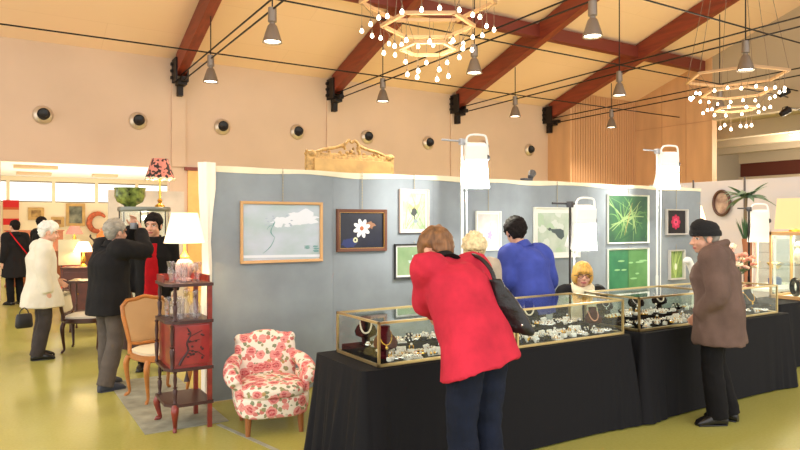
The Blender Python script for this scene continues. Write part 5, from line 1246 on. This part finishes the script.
# ------------------------------------------------------------------ stands at the right
def pale_panel(nt, b):
    tc = N(nt, 'ShaderNodeTexCoord'); mp = N(nt, 'ShaderNodeMapping'); mp.inputs['Scale'].default_value = (1, .5, 3)
    n = N(nt, 'ShaderNodeTexNoise'); n.inputs['Scale'].default_value = 1.2; nt.links.new(tc.outputs['Object'], mp.inputs[0]); nt.links.new(mp.outputs[0], n.inputs[0])
    nt.links.new(mixc(nt, n.outputs[0], lin((176, 176, 186)), lin((192, 182, 178))), b.inputs['Base Color'])
M_PALEP = node_mat('pale_board', pale_panel, .7)
t = thing('stand_wall', 'pale lilac exhibition wall behind the stands at right', 'partition', (10.8, 0, 0))
for k in range(5):
    y0 = 3.4 + .95 * k; bm = new(); span(bm, (0, y0 + .004, .01), (.05, y0 + .946, 2.38), bev=.004); obj('board', bm, M_PALEP, t, smooth=0)
    bm = new(); cyl(bm, (-.01, y0, 0), (-.01, y0, 2.42), .015); obj('post', bm, mat('post_dark', (90, 80, 76), .4, metal=.4), t)
q = on_x(722, 203, 10.76); t = thing('oval_picture', 'oval dark framed picture hanging on the pale stand wall', 'picture', q, -PI / 2)
bm = new(); tube(bm, [(.15 * math.cos(a), -.015, .21 * math.sin(a)) for a in [2*PI*k/32 for k in range(32)]], .025, 10, cyclic=True); obj('oval_frame', bm, M_DKWOOD, t)
bm = new(); prism(bm, [(.15 * math.cos(a), -.004, .21 * math.sin(a)) for a in [2*PI*k/32 for k in range(32)]], (0, .02, 0)); obj('portrait', bm, noisy('oval_portrait', (110, 80, 70), (176, 150, 130), 7, (214, 180, 160)), t)
# white table with flowers, pots, palm and glass tower
t = thing('stand_table', 'white table behind the man in black hat carrying pots and flowers', 'table', (9.65, 5.1, 0), 0)
bm = new(); span(bm, (-.65, -.3, .70), (.65, .3, .74), bev=.006); obj('tabletop', bm, M_WHITE, t, smooth=0)
for sx in (-1, 1):
    for sy in (-1, 1): bm = new(); cyl(bm, (sx * .6, sy * .25, .70), (sx * .6, sy * .25, 0), .02); obj('leg', bm, M_STEEL, t)
def on_stand(u, v): 
    return (9.65 + u, 5.1 + v)
M_TERR = mat('terracotta', (176, 96, 60), .7); M_LEAFD = mat('leaf_dark', (60, 92, 56), .6); M_LEAFG = mat('leaf_grey_green', (96, 118, 92), .6)
def frond(bm, base, d, L, w, droop, mi=1):
    n = 8; pts = []
    for k in range(n + 1):
        s = k / n; pts.append(Vector(base) + Vector((d[0] * L * s, d[1] * L * s, d[2] * L * s - droop * s * s)))
    side = Vector((-d[1], d[0], 0)).normalized() if abs(d[0]) + abs(d[1]) > .01 else Vector((1, 0, 0))
    A = []; B = []; C2 = []
    for k, p in enumerate(pts):
        ww = w * math.sin(PI * min(1, .12 + .88 * k / n)) + .001
        A.append(bm.verts.new(p + side * ww - Vector((0, 0, ww * .4)))); C2.append(bm.verts.new(p + Vector((0, 0, .004)))); B.append(bm.verts.new(p - side * ww - Vector((0, 0, ww * .4))))
    for k in range(n):
        for X, Y_ in ((A, C2), (C2, B)):
            f = bm.faces.new((X[k], X[k + 1], Y_[k + 1], Y_[k])); f.material_index = mi
rp_ = random.Random(8)
u, v = on_stand(-.38, .12); q = on_y(747, 203, v)
pz = .741
t = thing('potted_palm', 'tall slim potted palm with drooping dark fronds by pale stand wall', 'plant', (9.75, 5.62, 0))
bm = new(); lathe(bm, [(.0, 0), (.14, 0), (.18, .3), (.19, .32), (.17, .32), (.15, .28), (.0, .28)], n=20); obj('pot', bm, M_TERR, t)
bm = new(); tube(bm, [(0, 0, .28), (.02, 0, .9), (0, .01, 1.5), (.0, 0, 2.05)], [.03, .026, .022, .02], 8, smooth=4); obj('trunk', bm, mat('palm_trunk', (110, 92, 70), .9), t)
bm = new()
for k in range(22):
    a = 2 * PI * k / 22 + rp_.uniform(-.1, .1); e = rp_.uniform(.15, 1.0); frond(bm, (0, 0, 2.03), (math.cos(a) * math.cos(e), math.sin(a) * math.cos(e), math.sin(e)), rp_.uniform(.36, .5), .045, rp_.uniform(.12, .3), 0)
obj('fronds', bm, M_LEAFG, t)
u, v = on_stand(-.5, .14)
t = thing('potted_grass', 'terracotta pot of upright grassy leaves on white table', 'plant', (u, v, pz))
bm = new(); lathe(bm, [(.0, 0), (.07, 0), (.05, .1), (.075, .55), (.09, .68), (.075, .68), (.06, .6), (.0, .6)], n=20); obj('pot', bm, mat('rust_pot', (150, 92, 60), .6), t)
bm = new()
for k in range(40):
    a = rp_.uniform(0, 2 * PI); e = rp_.uniform(1.1, 1.5); frond(bm, (.05 * math.cos(a), .05 * math.sin(a), .62), (math.cos(a) * math.cos(e), math.sin(a) * math.cos(e), math.sin(e)), rp_.uniform(.28, .42), .012, rp_.uniform(0, .05), 0)
obj('leaves', bm, M_LEAFD, t)
u, v = 7.95, 4.32
q = on_y(731, 258, 4.8)
t = thing('flower_vase', 'vase of pale pink and cream flowers behind the shoulder of hat man', 'flowers', (q.x, 4.8, 0))
bm = new(); lathe(bm, [(.0, 0), (.16, 0), (.17, .04), (.06, .08), (.05, .5), (.09, .72), (.12, .95), (.09, .98), (.08, .9), (.0, .85)], n=20); obj('vase', bm, M_WHITE, t)
bm = new()
for k in range(48):
    a = rp_.uniform(0, 2 * PI); r_ = rp_.uniform(0, .28); z = q.z - 0 + rp_.uniform(-.1, .17) - r_ * .3; mi = k % 3; c = (r_ * math.cos(a), r_ * math.sin(a), z)
    for j in range(5): b_ = 2 * PI * j / 5; ell(bm, (c[0] + .022 * math.cos(b_), c[1] + .022 * math.sin(b_), c[2] + rp_.uniform(-.012, .012)), (.024, .024, .02), seg=8, rg=6, mi=mi)
    ell(bm, (c[0], c[1], c[2] + .008), .014, seg=6, rg=5, mi=3); tube(bm, [c, (c[0] * .2, c[1] * .2, .95)], .004, 4, 4)
for k in range(24): a = 2 * PI * k / 24; frond(bm, (0, 0, .95), (math.cos(a) * .7, math.sin(a) * .7, .7), .3, .03, .1, 4)
obj('blooms', bm, [mat('bloom_pink', (232, 178, 160), .7), mat('bloom_cream', (240, 224, 196), .7), mat('bloom_red', (224, 150, 130), .7), mat('bloom_yellow', (226, 190, 100), .7), M_LEAFD], t)
def showcase(label, loc, w, d, h, rot, frame, shelves, lit):
    t = thing('glass_showcase', label, 'display case', loc, rot)
    bm = new()
    for sx in (-1, 1):
        for sy in (-1, 1): box(bm, (sx * (w/2 - .012), sy * (d/2 - .012), h / 2), (.024, .024, h))
    for z in (.02, h - .02):
        for sy in (-1, 1): box(bm, (0, sy * (d/2 - .012), z), (w, .024, .04))
        for sx in (-1, 1): box(bm, (sx * (w/2 - .012), 0, z), (.024, d, .04))
    obj('frame', bm, frame, t, smooth=0)
    bm = new(); span(bm, (-w/2 + .02, -d/2 + .02, .001), (w/2 - .02, d/2 - .02, .015)); obj('base', bm, M_WHITE, t, smooth=0)
    for a, b in (((-w/2 + .024, -d/2 + .008, .04), (w/2 - .024, -d/2 + .012, h - .04)), ((-w/2 + .024, d/2 - .012, .04), (w/2 - .024, d/2 - .008, h - .04)), ((-w/2 + .008, -d/2 + .024, .04), (-w/2 + .012, d/2 - .024, h - .04)), ((w/2 - .012, -d/2 + .024, .04), (w/2 - .008, d/2 - .024, h - .04))):
        bm = new(); span(bm, a, b); obj('glass_pane', bm, M_PANE2, t, smooth=0)
    for z in shelves: bm = new(); span(bm, (-w/2 + .02, -d/2 + .02, z), (w/2 - .02, d/2 - .02, z + .008)); obj('glass_shelf', bm, M_PANE2, t, smooth=0)
    bm = new(); span(bm, (-w/2 + .04, -.05, h - .03), (w/2 - .04, .05, h - .012)); obj('strip_light', bm, mat('strip_glow', (255, 238, 200), .5, emit=5), t)
    light('case_light', 'AREA', (0, 0, h - .05), lit, (1, .86, .62), .3, None, t)
    return t
u, v = on_stand(-.22, -.08)
showcase('lit glass showcase tower on white table behind the white studio lamp', (u, v, .741), .34, .34, .72, -.3, M_WHITE, (.25, .48), 8)
vase('box', 'blue box on the bottom shelf of the glass showcase tower', 'box', (u, v, .757), [(.0, 0), (.08, 0), (.09, .1), (.05, .13), (.0, .13)], mat('case_blue', (70, 90, 150), .4))
vase('bowl', 'golden bowl on the middle shelf of the glass showcase tower', 'bowl', (u, v, 1.0), [(.0, 0), (.05, 0), (.11, .08), (.1, .08), (.05, .02), (.0, .02)], M_GOLDJ)
cx, cy = 8.22, 4.12
showcase('wooden framed glass showcase on black table at right edge', (cx, cy, .744), .5, .38, .80, 0, mat('case_wood', (200, 156, 100), .4), (.4,), 6)
bm = new(); ell(bm, (0, 0, .1), (.07, .05, .1)); ell(bm, (0, 0, .23), .045); ell(bm, (.06, 0, .13), (.05, .03, .06)); me = remesh('figurine', bm, mat('white_glaze', (240, 232, 216)), .01, 4); o = bpy.data.objects.new('figurine', me); COL.objects.link(o); o.location = (cx - .05, cy - .05, .744 + .409); tag(o, 'white porcelain figurine on the shelf of the wooden showcase', 'figurine')
R90 = Euler((PI / 2, 0, .9)).to_matrix(); bm = new(); tube(bm, [R90 @ Vector((.09 * math.cos(2*PI*k/24), .09 * math.sin(2*PI*k/24), 0)) for k in range(24)], .028, 10, cyclic=True); tag(obj('bangle', bm, mat('black_lacquer', (24, 22, 22), .2), loc=(cx - .06, cy - .02, .744 + .135)), 'large black ring bangle standing in the wooden showcase', 'bangle')
t = thing('box_lamp', 'square glowing cream lampshade on top of the wooden showcase', 'lamp', (cx, cy, .744 + .801))
bm = new(); P0 = [(-.17, -.14), (.17, -.14), (.17, .14), (-.17, .14)]
rings = [[bm.verts.new((x * k, y * k, z)) for x, y in P0] for k, z in ((1.15, .03), (1.0, .40), (.97, .40), (1.12, .03))]; ring_faces(bm, rings + [rings[0]], cap0=False, cap1=False); obj('lamp_shade', bm, mat('cream_shade', (222, 184, 136), .8, emit=.3, emit_rgb=(255, 200, 140)), t, smooth=0)
bm = new(); cyl(bm, (0, 0, 0), (0, 0, .2), .02); lathe(bm, [(.0, 0), (.08, 0), (.08, .02), (.0, .03)]); obj('base', bm, M_GOLDJ, t)
light('shade_light', 'POINT', (0, 0, .25), 10, (1, .8, .5), .04, parent=t)
# white display arm standing behind the right cases
t = thing('jewellery_display', 'white curved jewellery display hand behind the right glass cases', 'jewellery stand', (6.25, 4.17, TH))
t.location.y = 4.165
bm = new(); lathe(bm, [(.0, 0), (.03, 0), (.03, .01), (.0, .012)]); tube(bm, [(0, 0, 0), (0, 0, .25), (-.03, 0, .42), (-.1, 0, .52), (-.16, 0, .5)], [.022, .022, .035, .04, .02], 10, smooth=5); me = remesh_obj('arm_form', bm, M_WHITE, .008, t, smooth=3)

t = thing('floor_lamp', 'glowing floor lamp beyond the right end of the grey partition', 'lamp', (9.5, 6.3, 0))
bm = new(); lathe(bm, [(.0, 0), (.13, 0), (.13, .02), (.02, .04), (.012, .1), (.012, 1.75), (.0, 1.75)], n=16); obj('pole', bm, M_STEEL, t)
o = obj('lamp_shade', shade_mesh(.16, .09, 1.66, 1.92), mat('amber_shade', (255, 206, 150), .8, emit=3), t)
light('shade_light', 'POINT', (0, 0, 1.78), 14, (1, .75, .45), .05, parent=t)
